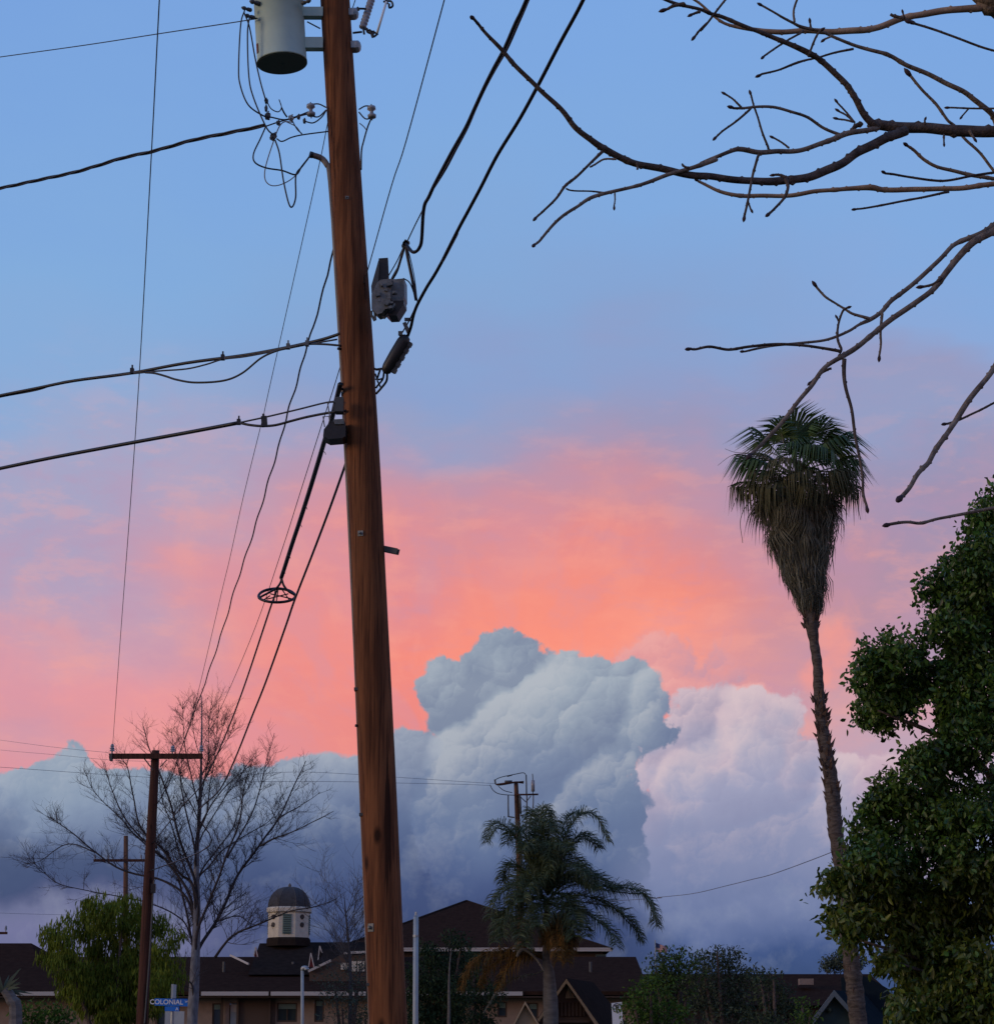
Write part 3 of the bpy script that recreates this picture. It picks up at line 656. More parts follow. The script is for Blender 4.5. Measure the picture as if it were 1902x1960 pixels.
wire('service_cable', 'thick twisted black service cable running left from under the transformer', 'cable', B_([(-420,1150),(-200,1118),(0,1078),(200,1035),(450,980),(700,905),(880,865),(1100,803),(1300,762),(1400,742),(1515,718)]), YP+4, YP-.15, .0185, twist=3, sides=6, ext=12)
wire('thin_wire', 'thin wire rising to the transformer across the top left sky', 'wire', B_([(-500,395),(0,325),(500,255),(920,190),(1430,112),(1455,100)]), YP+5, YP-.2, .0055, M_THIN, ext=25)
# conductors running away to the far crossarm
YL = 50.0
wire('power_line', 'thin power line at far left dropping from the sky to the crossarm tip', 'wire', [(322,-300),(305,0),(290,290),(267,710),(250,960),(232,1200),(215.5,1429)], 13, YL, .0052, M_THIN, ext=14)
wire('power_line', 'thin power line crossing behind the connectors, second from the left', 'wire', [(700,-60),(662,60),(628,230),(601,360)]+P_([(395,0),(345,235),(320,330),(180,900),(70,1400),(0,1690)])+[(378,1330),(350,1434)], 20.5, YL, .0050, M_THIN, smooth=6, ext=6)
wire('power_line', 'thin power line passing right of the pole top and behind the pole', 'wire', [(920,-260),(850,0),(777,270)]+E_([(455,0),(280,620)])+[(650,705)]+P_([(830,280),(640,880),(500,1320),(280,1960)])+[(432,1335),(386,1432)], 13, YL, .0050, M_THIN, ext=14)
wv = U_([(1030,-60),(985,50),(940,170),(905,330),(840,560),(780,770),(710,990),(655,1190),(580,1480),(510,1720),(440,1950)])+P_([(320,1000),(230,1290),(120,1620),(20,1960)])+T_([(375,0),(300,200),(235,385)])+[(324,1500),(300,1540)]
wv = [(639,476)]+wv
wvf = []
for i in range(len(wv)-1):
    for j in range(6):
        t = j/6; x = wv[i][0]*(1-t)+wv[i+1][0]*t; y = wv[i][1]*(1-t)+wv[i+1][1]*t; wvf.append((x+math.sin(y/11.5)*(1.1 if y < 1300 else .4), y))
wvf.append(wv[-1][:2])
wire('twisted_cable', 'wavy twisted wire slanting down left of the pole', 'wire', wvf, YP+.1, YL, .0095, smooth=2)
lc = P_([(972,-25),(930,150),(880,350),(850,420),(790,620),(720,850),(640,1100),(580,1280),(510,1500),(490,1560)])
wire('telephone_cable', 'thick black lashed cable slanting down to the hanging snowshoe loop', 'cable', lc, YP-.2, 25.5, .0245, smooth=6)
wire('telephone_cable', 'black cable continuing from the snowshoe loop down to the bare tree', 'cable', P_([(470,1620),(410,1780),(350,1960)])+T_([(605,0),(520,230),(430,440),(345,600),(235,720)])+[(292,1615)], 25.6, YL, .0115)
wire('telephone_cable', 'lowest black cable leaving the pole left edge and slanting past the bare tree', 'cable', P_([(1030,580),(1005,660),(880,1010),(740,1380),(600,1740),(525,1960)])+T_([(720,0),(640,200),(540,450),(455,620),(330,760)])+[(400,1620),(286,1668)], YP+.1, YL, .0125)
# little tie tails on the lashed cable
for i, (x, y) in enumerate(((850,545),(700,995),(655,1140),(562,1395),(520,1520))):
    b = MB(); q = P_([(x-18, y-22), (x-2, y-10), (x+3, y+6)]); b.tube([at(*v, 21.3+i*.8) for v in q], .0035, 5, smooth=4); tag(b.build('cable_tie', M_THIN, origin=at(*q[0], 21.3+i*.8)), ('topmost', 'second', 'middle', 'fourth', 'lowest')[i]+' stray tie tail curling off the lashed cable above the snowshoe loop', 'cable tie', 'tie tails on the lashed cable')
# snowshoe
c = at(*P_([(455, 1712)])[0], 25.5); sn = thing('cable_snowshoe', 'black ring shaped cable storage loop hanging on the slanting lines', 'cable loop', c)
b = MB(); s = P_.s; ring = []
for k in range(33):
    q = 2*PI*k/32; x = 455+150*math.cos(q); y = 1712+48*math.sin(q)-(16 if math.sin(q) < 0 else 0)*abs(math.sin(q)); ring.append(at(*P_([(x, y)])[0], 25.5-.16*math.sin(q)))
b.tube(ring, .017, 8); b.build('ring', M_WIRE, sn, smooth=True)
b = MB(); b.tube([at(*q, 25.5) for q in P_([(490,1545),(488,1590),(455,1640),(400,1675),(330,1712),(308,1735)])], .0135, 8, smooth=5); b.tube([at(*q, 25.45) for q in P_([(492,1560),(510,1620),(550,1670),(600,1700),(606,1720)])], .0135, 8, smooth=5); b.build('yoke', M_WIRE, sn, smooth=True)
b = MB()
for pl in ([(440,1660),(430,1760)], [(465,1655),(450,1762)], [(370,1735),(550,1690)], [(400,1690),(590,1735)], [(500,1660),(560,1745)], [(340,1745),(400,1705)]):
    b.tube([at(*q, 25.5) for q in P_(pl)], .0075, 6)
b.build('spoke', M_WIRE, sn)
# cables leaving left
lt = F_([(-500,640),(-200,582),(0,540),(200,500),(400,460),(700,420),(1000,365),(1300,325),(1500,290),(1650,258),(1740,236),(1835,205)])
wire('telephone_cable', 'upper black cable bundle running left from the middle of the pole', 'cable', lt, YP+3.5, YP, .0165, smooth=5, ext=25)
wire('telephone_cable', 'thinner cable lashed just under the upper left bundle', 'cable', F_([(-300,612),(0,548),(200,510),(330,468),(480,448),(700,424),(850,408),(1000,397),(1110,372),(1197,345),(1320,330),(1500,296),(1650,266),(1810,238)]), YP+3.2, YP-.03, .0085, ext=25)
wire('telephone_cable', 'slack cable loop drooping below the upper left bundle', 'cable', F_([(780,416),(830,420),(890,436),(950,455),(1050,470),(1200,460),(1300,420),(1400,340),(1480,302),(1560,282),(1650,264),(1740,264),(1835,272)]), YP+1, YP-.05, .0105, smooth=7)
wire('telephone_cable', 'lower black cable running left below the drooping loop', 'cable', F_([(-500,1030),(-200,975),(0,932),(300,870),(700,795),(1000,740),(1285,686)]), YP+3.5, YP+.4, .0195, ext=25)
wire('support_strand', 'slim grey strand of the lower left cable nearing the pole', 'wire', F_([(1285,686),(1430,655),(1600,615),(1750,578),(1830,570)]), YP+.4, YP-.1, .0085, M_THIN)
wire('telephone_cable', 'black tail of the lower left cable dipping under its strand', 'cable', F_([(1285,686),(1340,698),(1410,704),(1480,699),(1560,678),(1650,655),(1770,632),(1860,622)]), YP+.4, YP-.12, .0125)
for lb, (x, y) in zip(('clamp on the upper left cable nearest the frame edge', 'clamp on the upper left cable above the slack loop', 'bright clamp on the upper left cable near the pole', 'clamp where the upper left cables part at the pole', 'clamp where the lower left cable splits'), ((710,408),(1197,335),(1548,276),(1650,260),(1283,682))):
    c = at(*F_([(x, y)])[0], YP+.1); b = MB(); b.box(c, (.035, .05, .05)); b.box(c+Vector((0, 0, .035)), (.014, .02, .05)); tag(b.build('cable_clamp', M_CASTAL if x in (1548, 1650) else M_BLACKP, origin=c), lb, 'clamp', 'clamps on the left cables')
c = at(*F_([(1420, 680)])[0], YP+.05); b = MB(); b.box(c, (.055, .05, .10), Matrix.Rotation(-.08, 3, 'Y')); b.box(c+Vector((-.01, 0, .06)), (.02, .03, .03)); tag(b.build('cable_spacer', M_BLACKP, origin=c), 'small black block holding the lower left cable and strand apart', 'cable spacer')
# dark amplifier box on the pole's left
am = thing('terminal_box', 'small rounded black terminal box on the left edge of the pole', 'terminal box', at(*P_([(930, 350)])[0], YP-.2))
b = MB(); pr = [at(*q, YP-.28) for q in P_([(832,400),(838,345),(880,290),(920,262),(1002,262),(1015,300),(1015,400),(990,415),(880,424)])]; b.prism(pr, (0, .22, 0)); b.build('case', M_BLACKP, am)
b = MB(); pr = [at(*q, YP-.295) for q in P_([(915,272),(925,262),(1002,258),(1005,300),(930,302)])]; b.prism(pr, (0, .02, 0)); b.build('lid', M_CASTAL, am)
b = MB(); b.tube([at(*q, YP-.3) for q in P_([(845,325),(832,240),(880,238),(886,280)])], .006, 6); b.tube([at(*q, YP-.3) for q in P_([(890,265),(870,130),(930,122),(950,125)])], .006, 6); b.build('wire_bail', M_CASTAL, am)
b = MB(); c = at(*P_([(968, 152)])[0], YP-.25); b.box(c, (.075, .12, .14)); b.box(c+Vector((-.045, 0, -.02)), (.02, .08, .1)); tag(b.build('clamp_housing', M_SLATEP, origin=c), 'small dark clamp housing above the rounded terminal box', 'clamp')

# ---- heavy spans coming overhead on the right
cl = lambda pts: C_(pts)
b1 = [(1075,-170)]+C_([(540,0),(470,150),(400,310),(330,440),(270,560),(210,690),(150,820),(70,960),(0,1090)])+[(830,356)]
wire('telephone_cable', 'thick outer cable of the left overhead pair at the top', 'cable', b1+E_([(735,95),(705,150),(692,230),(688,300),(680,430),(664,480),(640,508),(612,512),(590,490),(560,450)]), 14.6, YP-.45, .0165, smooth=5, ext=14)
wire('telephone_cable', 'slimmer cable wound beside the left overhead pair', 'cable', [(x+3.5+1.8*math.sin(y/40), y+1) for x, y in b1[:-1]]+[(826,366)]+E_([(700,145)]), 14.5, YP-.6, .0095, smooth=5, ext=14)
wire('support_strand', 'thin straight strand between overhead pair and the grey housing', 'wire', E_([(770,20),(690,190),(630,310),(572,432)]), 18.6, YP-.4, .006, M_THIN)
wire('telephone_cable', 'black cable descending on the right to the long splice case', 'cable', [(1160,-100)]+C_([(905,0),(760,270),(620,540),(500,760),(370,970),(310,1080),(250,1200),(170,1350),(100,1480),(0,1680)])+E_([(950,370),(800,650),(720,780),(650,910),(620,990),(600,1080),(572,1160)]), 14.4, YP-.3, .0150, smooth=5, ext=14)
for lb, pl, r in (('steep cable from the strand knot down into the grey housing', [(555,450),(535,520),(500,640),(470,700),(435,750)], 11), ('straight black cable from the strand knot down to the right cable', [(562,470),(575,550),(610,720),(640,880)], 13), ('slim wire beside the straight black cable', [(570,470),(600,580),(628,720),(648,890)], 4), ('left thin wire from the strand knot to the grey housing', [(545,470),(500,570),(455,650),(425,700)], 5), ('curved wire bulging right of the grey housing', [(540,712),(580,735),(605,775),(640,880)], 5), ('short strand linking the right cable to the splice case eye', [(648,900),(610,985),(575,1055),(530,1130),(510,1150)], 6), ('middle thin wire from the strand knot to the grey housing', [(550,500),(520,590),(480,660),(450,715)], 4)):
    wire('drop_cable', lb, 'cable', E_(pl), YP-.42, YP-.35, r*E_.s*YP/FPX, group='short cables at the grey housing', smooth=6)
c = at(*E_([(560, 455)])[0], YP-.42); b = MB(); b.box(c, (.05, .06, .07), Matrix.Rotation(.5, 3, 'Y')); b.lathe([(.03, -.03), (.03, .03)], frame(c, (0, 1, 0)), 10); tag(b.build('strand_knot', M_SLATEP, origin=c), 'dark fitting where the overhead strand ends above the grey housing', 'clamp')
# grey housing with dark slab behind
hs = thing('amplifier_housing', 'grey cast amplifier housing hung right of the pole', 'equipment box', at(*E_([(430, 860)])[0], YP-.3))
b = MB(); face = [at(*q, YP-.5) for q in E_([(300,835),(345,740),(372,722),(455,715),(440,900),(380,975),(345,985),(300,945)])]; b.prism(face, (.02, .16, 0)); b.build('front_half', M_CASTAL, hs)
b = MB(); face = [at(*q, YP-.42) for q in E_([(455,720),(548,712),(550,850),(540,880),(455,885)])]; b.prism(face, (.02, .2, 0)); b.build('rear_half', M_CASTAL, hs)
b = MB(); face = [at(*q, YP-.43) for q in E_([(440,884),(546,880),(545,905),(490,992),(430,995),(395,960)])]; b.prism(face, (.02, .2, 0)); b.build('lower_cover', M_BLACKP, hs)
random.seed(11)
b = MB()
for k in range(16):
    x, y = random.gauss(405, 40), random.gauss(850, 80)
    if 300 < x < 500 and 720 < y < 1010: b.box(at(*E_([(x, y)])[0], YP-.53+random.uniform(0, .05)), (random.uniform(.015, .05), .04, random.uniform(.015, .06)), Matrix.Rotation(random.uniform(-.6, .6), 3, 'Y'))
b.build('fins_and_bolts', M_CASTAL, hs)
b = MB()
for pl in ([(300,960),(300,990),(325,1035)], [(325,975),(330,1030)], [(370,985),(400,1015),(425,985)], [(405,900),(425,935),(405,970)]): b.tube([at(*q, YP-.45) for q in E_(pl)], .012, 6)
b.build('fitting', M_SLATEP, hs)
b = MB(); face = [at(*q, YP-.25) for q in E_([(355,560),(425,555),(432,700),(425,720),(350,745)])]; b.prism(face, (0, .08, 0)); ds = b.build('back_slab', M_BLACKP, hs)
b = MB(); face = [at(*q, YP-.29) for q in E_([(353,575),(360,600),(352,740),(300,820),(298,770)])]; b.prism(face, (0, .2, 0)); b.build('slab_side', M_SLATEP, hs)
# splice case
e0, e1 = at(*E_([(560, 1160)])[0], YP-.35), at(*E_([(408, 1420)])[0], YP-.3); sc_ = thing('splice_case', 'long dark cigar shaped splice case slanting right of the pole', 'splice case', (e0+e1)/2)
dv = e1-e0; Ls = dv.length; rs = 50*E_.s*YP/FPX; Mx = frame(e0, dv, (0, -1, 0)); b = MB()
b.lathe([(rs*.35, -.02), (rs*.8, 0), (rs, .05), (rs*1.02, Ls*.5), (rs*.95, Ls-.05), (rs*.75, Ls), (rs*.3, Ls+.02)], Mx, 18); b.build('shell', M_BLACKP, sc_, smooth=True)
b = MB(); b.box(Mx @ Vector((0, -rs*.98, Ls*.5)), (.03, .05, Ls*.9), Mx.to_3x3())
for t in (.12, .3, .5, .7, .88): b.box(Mx @ Vector((0, -rs*1.1, Ls*t)), (.045, .05, .04), Mx.to_3x3())
b.build('clamp_bar', M_SLATEP, sc_)
b = MB(); b.box(at(*E_([(565, 1085)])[0], YP-.37), (.035, .03, .10), Matrix.Rotation(-.4, 3, 'Y')); b.box(at(*E_([(575, 1025)])[0], YP-.37), (.06, .02, .03)); b.box(at(*E_([(520, 1130)])[0], YP-.37), (.04, .02, .04)); b.build('eye_fitting', M_SLATEP, sc_)
for k, pl in enumerate(([(420,1430),(415,1490),(380,1540),(335,1590)], [(395,1430),(385,1480),(345,1530),(335,1545)], [(375,1400),(340,1405),(325,1400)], [(365,1410),(345,1470),(335,1480)], [(390,1470),(350,1480),(330,1440)], [(345,1490),(370,1540)])):
    wire('drop_cable', ['outer cable curving from the splice case back to the pole', 'inner cable curving from the splice case back to the pole', 'top short cable joining the splice case to the pole', 'second short cable between the splice case and pole', 'crossing short cable under the splice case', 'shortest cable stub under the splice case'][k], 'cable', E_(pl), YP-.3, YP-.15, (9, 8, 10, 8, 7, 7)[k]*E_.s*YP/FPX, group='short cables under the splice case', smooth=5)

# ================================================================ distant poles and their wires
def insul(parent, x, y, Y, h=.26, r=.06, name='insulator'):
    p = at(x, y, Y); b = MB(); b.lathe([(.02, -.05), (.02, h*.3), (r, h*.32), (r*.6, h*.5), (r*.95, h*.55), (r*.55, h*.72), (r*.8, h*.78), (r*.4, h)], Matrix.Translation(p), 10); return b.build(name, M_PORC, parent)
g = base_under(272, YL); lp = thing('utility_pole', 'dark wooden utility pole with one crossarm beside the bare tree', 'utility pole', (g.x, YL, 0))
top_ = at(298, 1437, YL); bot = at(272, 1960, YL); dd = (bot-top_); gz = top_+dd*((top_.z)/(top_.z-bot.z)); lp.location = (gz.x, YL, 0)
b = MB(); b.tube([gz, bot, at(284, 1700, YL), top_], [.15, .135, .125, .092], 14, smooth=5, wob=.03); b.build('pole_shaft', M_POLE2, lp, smooth=True)
b = MB(); a0, a1 = at(*H_([(806, 410)])[0], YL-.14), at(*H_([(1492, 413)])[0], YL-.14); b.box((a0+a1)/2, ((a1-a0).length, .1, .115)); b.build('crossarm', M_POLE2, lp)
for pl in ([(1062,428),(1128,515)], [(1232,436),(1178,492)]): b = MB(); b.tube([at(*q, YL-.16) for q in H_(pl)], .014, 6); b.build('brace', M_SLATEP, lp)
for x, y in ((825,398),(1270,398),(1482,396)): q = H_([(x, y)])[0]; insul(lp, q[0], q[1], YL-.14, .24 if x < 1000 else .2)
b = MB(); b.box(at(*H_([(820, 420)])[0], YL-.14), (.06, .14, .16)); b.build('crossarm_clamp', M_SLATEP, lp)
b = MB(); b.tube([at(*q, YL-.14) for q in I_([(1420,130),(1412,200),(1400,420),(1385,700),(1365,1000),(1330,1450)])], .02, 6, smooth=3); b.build('ground_wire', M_SLATEP, lp)
b = MB(); b.box(at(*I_([(1412, 205)])[0], YL-.15), (.1, .1, .2)); b.build('small_box', M_BLACKP, lp)
Y2 = 95.0; t2, b2 = at(241, 1600, Y2), at(239, 1960, Y2); lp2 = thing('utility_pole', 'farther small utility pole showing through the bare tree at left', 'utility pole', (b2.x, Y2, 0))
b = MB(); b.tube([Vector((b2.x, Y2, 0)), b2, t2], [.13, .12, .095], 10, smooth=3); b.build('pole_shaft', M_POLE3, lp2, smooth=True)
b = MB(); a0, a1 = at(*H_([(690, 1180)])[0], Y2-.1), at(*H_([(1110, 1180)])[0], Y2-.1); b.box((a0+a1)/2, ((a1-a0).length, .1, .11)); b.build('crossarm', M_POLE2, lp2)
for pl in ([(855,1190),(925,1260)], [(1000,1190),(935,1260)]): b = MB(); b.tube([at(*q, Y2-.12) for q in H_(pl)], .015, 5); b.build('brace', M_SLATEP, lp2)
for x in (700, 800, 1040): q = H_([(x, 1172)])[0]; insul(lp2, q[0], q[1], Y2-.1, .2)
# far left edge pole: only a crossarm tip shows
Y3 = 95.0; p3 = at(-60, 1786, Y3); lp3 = thing('utility_pole', 'utility pole outside the left edge, only its crossarm tip showing', 'utility pole', (p3.x, Y3, 0))
b = MB(); b.tube([Vector((p3.x, Y3, 0)), p3+Vector((0, 0, .3))], [.13, .1], 8); b.build('pole_shaft', M_POLE2, lp3)
b = MB(); a1 = at(14, 1787, Y3); b.box(((p3+a1)/2), ((a1-p3).length, .1, .1)); b.build('crossarm', M_POLE2, lp3); insul(lp3, 11, 1785, Y3, .28, .07)
# middle distant pole with risers
Y4 = 92.0; t4, m4_, b4 = at(*N_([(472, 222)])[0], Y4), at(*N_([(488, 600)])[0], Y4), at(*N_([(505, 1100)])[0], Y4)
lp4 = thing('utility_pole', 'distant brown utility pole with crowded top above the feather palm', 'utility pole', (b4.x+.1, Y4, 0))
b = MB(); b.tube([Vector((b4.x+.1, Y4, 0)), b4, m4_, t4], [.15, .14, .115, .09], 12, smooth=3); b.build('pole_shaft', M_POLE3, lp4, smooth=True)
def n_t(pl, r, name='fitting', mm=M_SLATEP, dY=-.2, sm=4):
    b = MB(); b.tube([at(*q, Y4+dY) for q in N_(pl)], r*N_.s*Y4/FPX, 7, smooth=sm); return b.build(name, mm, lp4, smooth=True)
n_t([(300,248),(420,232),(540,224)], 7, 'crossarm', M_POLE2, sm=0); n_t([(330,250),(470,228),(538,236)], 6, 'crossarm', M_POLE2, .2, sm=0)
n_t([(460,335),(560,335),(664,333)], 8, 'crossarm', M_POLE2, sm=0)
n_t([(406,342),(406,430),(408,520)], 6, 'riser', sm=0); n_t([(400,522),(430,528),(460,532)], 6); n_t([(510,515),(538,514)], 9)
n_t([(560,165),(562,240),(563,330)], 6, 'riser', sm=0); n_t([(565,330),(566,400),(562,600),(558,900)], 6, 'riser')
n_t([(614,155),(617,200),(618,330)], 4, 'riser'); n_t([(618,212),(619,250),(619,308)], 16, 'surge_arrester', M_PORC, sm=0)
n_t([(622,340),(620,430),(605,520),(590,620),(580,900)], 5, 'riser'); n_t([(505,330),(508,400),(512,500)], 10, 'riser', sm=0)
n_t([(500,345),(560,400)], 4, 'brace', sm=0); n_t([(600,345),(570,385)], 4, 'brace', sm=0)
for pl in ([(250,250),(270,290),(310,322),(370,335),(462,340)], [(295,238),(300,205),(345,185),(400,172),(470,158),(520,148),(545,150),(560,170)], [(320,262),(370,300),(440,318)], [(290,240),(330,255),(470,232)]): n_t(pl, 3.4, 'jumper_wire', M_BLACKP)
n_t([(395,178),(440,166)], 6, 'sleeve'); n_t([(290,205),(297,240)], 7, 'insulator'); n_t([(375,224),(440,222)], 11, 'insulator', M_SLATEP, sm=0)
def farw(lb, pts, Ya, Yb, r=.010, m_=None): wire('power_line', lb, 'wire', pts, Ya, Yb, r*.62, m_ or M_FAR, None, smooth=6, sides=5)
farw('upper faint wire reaching the crossarm from the left edge', [(-80,1406)]+H_([(0,292),(400,345),(800,385)]), 70, YL, .007)
farw('second faint wire reaching the crossarm from the left edge', [(-80,1425)]+H_([(0,365),(400,400),(800,438),(1120,450)]), 70, YL, .007)
farw('third faint wire below the crossarm running right to the distant pole', [(-80,1465)]+H_([(0,492),(400,520),(800,548)])+[(330,1490),(420,1487),(560,1478),(690,1483),(760,1488)]+N_([(0,222),(290,240)]), 80, Y4, .012)
farw('lower faint wire running right to the distant pole', [(420,1497),(560,1496),(690,1497),(760,1499)]+N_([(0,246),(250,256)]), 76, Y4, .012)
farw('faint wire sagging from the feather palm to the tall fan palm', [(1120,1728),(1255,1720)]+L_c([(900,268),(1200,235),(1500,165),(1700,115),(1902,62)])+[(1590,1632),(1660,1600)], 100, 52, .017)
farw('short faint wire low at the left edge', [(-60,1745),(0,1748),(60,1750),(140,1752)], 90, Y2, .010)
farw('very faint wire crossing the bare tree at mid height', [(-60,1640),(100,1644),(180,1645)], 88, Y2, .007)

# ================================================================ overhanging bare tree in the foreground
# trunk stands just right of the frame
TX, TY = 3.7, 7.6
bt = thing('bare_tree', 'leafless tree reaching in from the right with long curved budded branches', 'tree', (TX, TY, 0))
random.seed(5)
b = MB(); b.tube([Vector((TX, TY, -.05)), Vector((TX+.02, TY, .5)), Vector((TX-.03, TY-.05, 1.6)), Vector((TX+.02, TY-.05, 2.6)), Vector((TX-.05, TY-.1, 3.5)), Vector((TX-.15, TY-.2, 4.4)), Vector((TX-.5, TY-.5, 5.3)), Vector((TX-1.0, TY-.8, 6.1))], [.19, .16, .14, .13, .115, .095, .07, .04], 16, smooth=6, wob=.04); b.build('trunk', M_BARK, bt, smooth=True)
YB = 6.3
def rad_noise(pp, rad, k):
    out = []
    for i, r in enumerate(rad): out.append(r*(1+.10*mn.noise(pp[i]*9+Vector((k, 0, 0)))+(.16 if random.random() < .05 else 0)))
    return out
def branch(f, pts, m_, Y=YB, dY=.3, join=None, bud=True, parent=None, name='branch', k=1.0):
    """pts: (x, y, radius) in crop units, thick end first"""
    q = f(pts); n = len(q); P3 = []; R_ = []
    if join is not None:
        e0 = at(q[0][0], q[0][1], Y); e1 = at(q[1][0], q[1][1], Y); P3.append(Vector(join[:3])); R_.append(join[3]); P3.append(e0+(e0-e1).normalized()*.08+Vector((.05, .03, 0))); R_.append(q[0][2]*Y/FPX)
    for i, p in enumerate(q):
        YY = Y-dY*i/max(1, n-1); P3.append(at(p[0], p[1], YY)); R_.append(p[2]*YY/FPX*k)
    a, r = catmull(P3, R_, 7)
    a = [a[0]]+[p+Vector((mn.noise(p*9), 0, mn.noise(p*9+Vector((7, 0, 0)))))*min(.010, rr_*1.1) for p, rr_ in zip(a[1:-1], r[1:-1])]+[a[-1]]
    r = rad_noise(a, r, 3); big = max(R_) > .012
    b = MB(); b.tube(a, r, 12 if big else 7)
    # leaf scars: small swellings
    for i in range(2, len(a)-1, 4 if not big else 5):
        t = (a[i+1]-a[i-1]).normalized(); s_ = t.cross(Vector((0, 1, 0))).normalized()*random.choice((-1, 1)); c = a[i]+s_*r[i]*.75
        b.tube([c-t*r[i]*.9, c, c+t*r[i]*.9], [r[i]*.12, r[i]*.62, r[i]*.2], 6)
    o = b.build(name, m_, parent or bt, smooth=True)
    if parent is not None: pass
    if bud:
        t = (a[-1]-a[-3]).normalized(); r0 = max(r[-1], .0022); b = MB(); b.tube([a[-1]-t*r0*1.5, a[-1]+t*r0*.8, a[-1]+t*r0*2.6, a[-1]+t*r0*4.4], [r0*1.0, r0*1.55, r0*1.25, r0*.15], 8); 
        bo = b.build('bud', M_BUD, bt, smooth=True)
        if parent is None: bo.parent = o
        else: bo.parent = parent if parent is not bt else o
    return o
T0 = Vector((TX, TY, 0))
LD = [(3.72,7.55,1.7,.12),(2.9,7.1,2.4,.11),(2.3,6.75,3.0,.10),(2.12,6.6,3.8,.085),(2.14,6.55,4.9,.06)]
b = MB(); b.tube([Vector(p[:3]) for p in LD]+[Vector((2.3, 6.6, 5.8))], [p[3] for p in LD]+[.03], 14, smooth=6, wob=.04); b.build('leader', M_BARK, bt, smooth=True)
def J(z, r):
    zn = 4.2+(z-3.2)*1.25
    for p, q in zip(LD, LD[1:]):
        if zn <= q[2]: t = (zn-p[2])/(q[2]-p[2]); return (p[0]+(q[0]-p[0])*t, p[1]+(q[1]-p[1])*t, zn, min(r, .05))
    return (*LD[-1][:3], min(r, .05))
tw = 'twig'
# main level limb and what leaves it
lm = branch(D_, [(2150,858,46),(1902,850,41),(1600,846,39),(1300,832,39),(1150,806,36),(1090,795,30)], M_BARKD, YB+.1, .05, J(3.35, .085), bud=False)
l1 = branch(D_, [(1140,815,30),(1060,742,25),(1000,640,23),(940,540,23),(850,450,22),(760,380,21),(705,352,23),(560,280,18),(440,225,17),(330,182,15),(150,110,14),(60,82,13)]+[(p[0]/1.0, p[1], p[2]) for p in [(-5,55,12),(-110,30,12),(-200,5,11),(-300,-30,9)]], M_BARKD, YB, .3)
l2 = branch(D_, [(1330,846,36),(1210,882,32),(1100,950,31),(980,1010,30),(850,1080,30),(720,1145,29),(600,1165,28),(450,1175,27),(300,1168,25),(100,1150,24),(0,1142,23)]+[((p[0]*.42059+1200-1900)/.41798, p[1]*.42059/.41798, p[2]) for p in [(1700,1133,24),(1500,1105,25),(1300,1065,24),(1150,1010,23),(1040,960,24),(960,900,20),(860,820,20),(760,710,18),(620,580,17),(500,460,16),(380,330,15),(280,220,13),(225,150,11),(195,115,11)]], M_BARKD, YB+.05, .65)
def CD(pts): return [((p[0]*.42059+1200-1900)/.41798, p[1]*.42059/.41798, p[2]) for p in pts]
l3 = branch(D_, [(1150,815,20),(1060,840,19),(930,865,20),(800,920,19),(650,968,18),(500,985,18),(380,985,19),(270,963,18),(180,988,14),(0,1062,12)]+CD([(1760,1030,16),(1600,1080,15),(1400,1145,14),(1250,1190,13),(1080,1235,13),(960,1275,14),(870,1330,11),(780,1390,11),(680,1490,10),(620,1560,9),(590,1580,9)]), M_BARKT if False else M_BARK, YB, .5)
branch(C_, [(1040,1242,8),(960,1230,6),(840,1225,6),(795,1213,6)], M_BARKD, YB-.35, .02, parent=l3, name=tw, bud=False)
branch(C_, [(1110,1240,6),(1112,1290,5),(1106,1335,6)], M_BARKD, YB-.38, .0, parent=l3, name=tw)
branch(C_, [(1030,975,12),(950,1050,10),(860,1140,10),(790,1200,10),(730,1280,9),(640,1370,8),(600,1405,8)], M_BARKD, YB-.42, .05, parent=l2, name=tw)
branch(C_, [(1120,1025,8),(1040,1025,7),(980,1058,7),(948,1075,7)], M_BARK, YB-.36, .0, parent=l2, name=tw, bud=False)
branch(C_, [(1250,1050,9),(1252,1092,6)], M_BARKD, YB-.4, .0, parent=l2, name=tw, bud=False); branch(C_, [(1590,1085,9),(1560,1075,8),(1540,1058,8)], M_BARKD, YB-.35, .0, parent=l3, name=tw, bud=False)
branch(C_, [(1560,20,16),(1520,25,14),(1480,35,12),(1430,62,9)], M_BARKD, YB-.32, .0, parent=l1, name=tw)
branch(C_, [(1660,70,12),(1635,80,9),(1605,92,8)], M_BARKD, YB-.25, .0, parent=l1, name=tw)
# tan limb near the top and its shoots
big = branch(D_, [(2300,330,150),(2050,110,118),(1870,-30,100),(1700,-190,90)], M_BARK, YB+.5, .1, J(3.6, .09), bud=False)
tan = branch(D_, [(1900,15,34),(1800,38,28),(1700,55,25),(1500,85,23),(1300,122,23),(1150,170,22),(1040,195,23),(850,200,21),(700,197,20),(500,200,19),(370,195,17),(190,160,12),(100,112,10),(0,22,9),(-60,-20,8)], M_BARKT, YB+.45, .2, None)
cr = branch(D_, [(1960,900,24),(1902,770,22),(1860,718,20),(1780,650,19),(1690,580,18),(1500,490,17),(1330,415,16),(1200,352,15),(1000,300,12),(880,250,11),(780,205,10),(650,170,12),(600,145,10),(530,110,9),(480,80,8),(390,30,8)], M_BARK, YB+.3, .3, J(3.3, .03))
branch(D_, [(607,140,9),(605,70,8),(630,-5,8),(650,-60,7)], M_BARK, YB+.05, .0, parent=cr, name=tw)
branch(D_, [(665,195,8),(560,260,7),(470,320,7),(405,368,7)], M_BARKD, YB+.0, .05, parent=cr, name=tw)
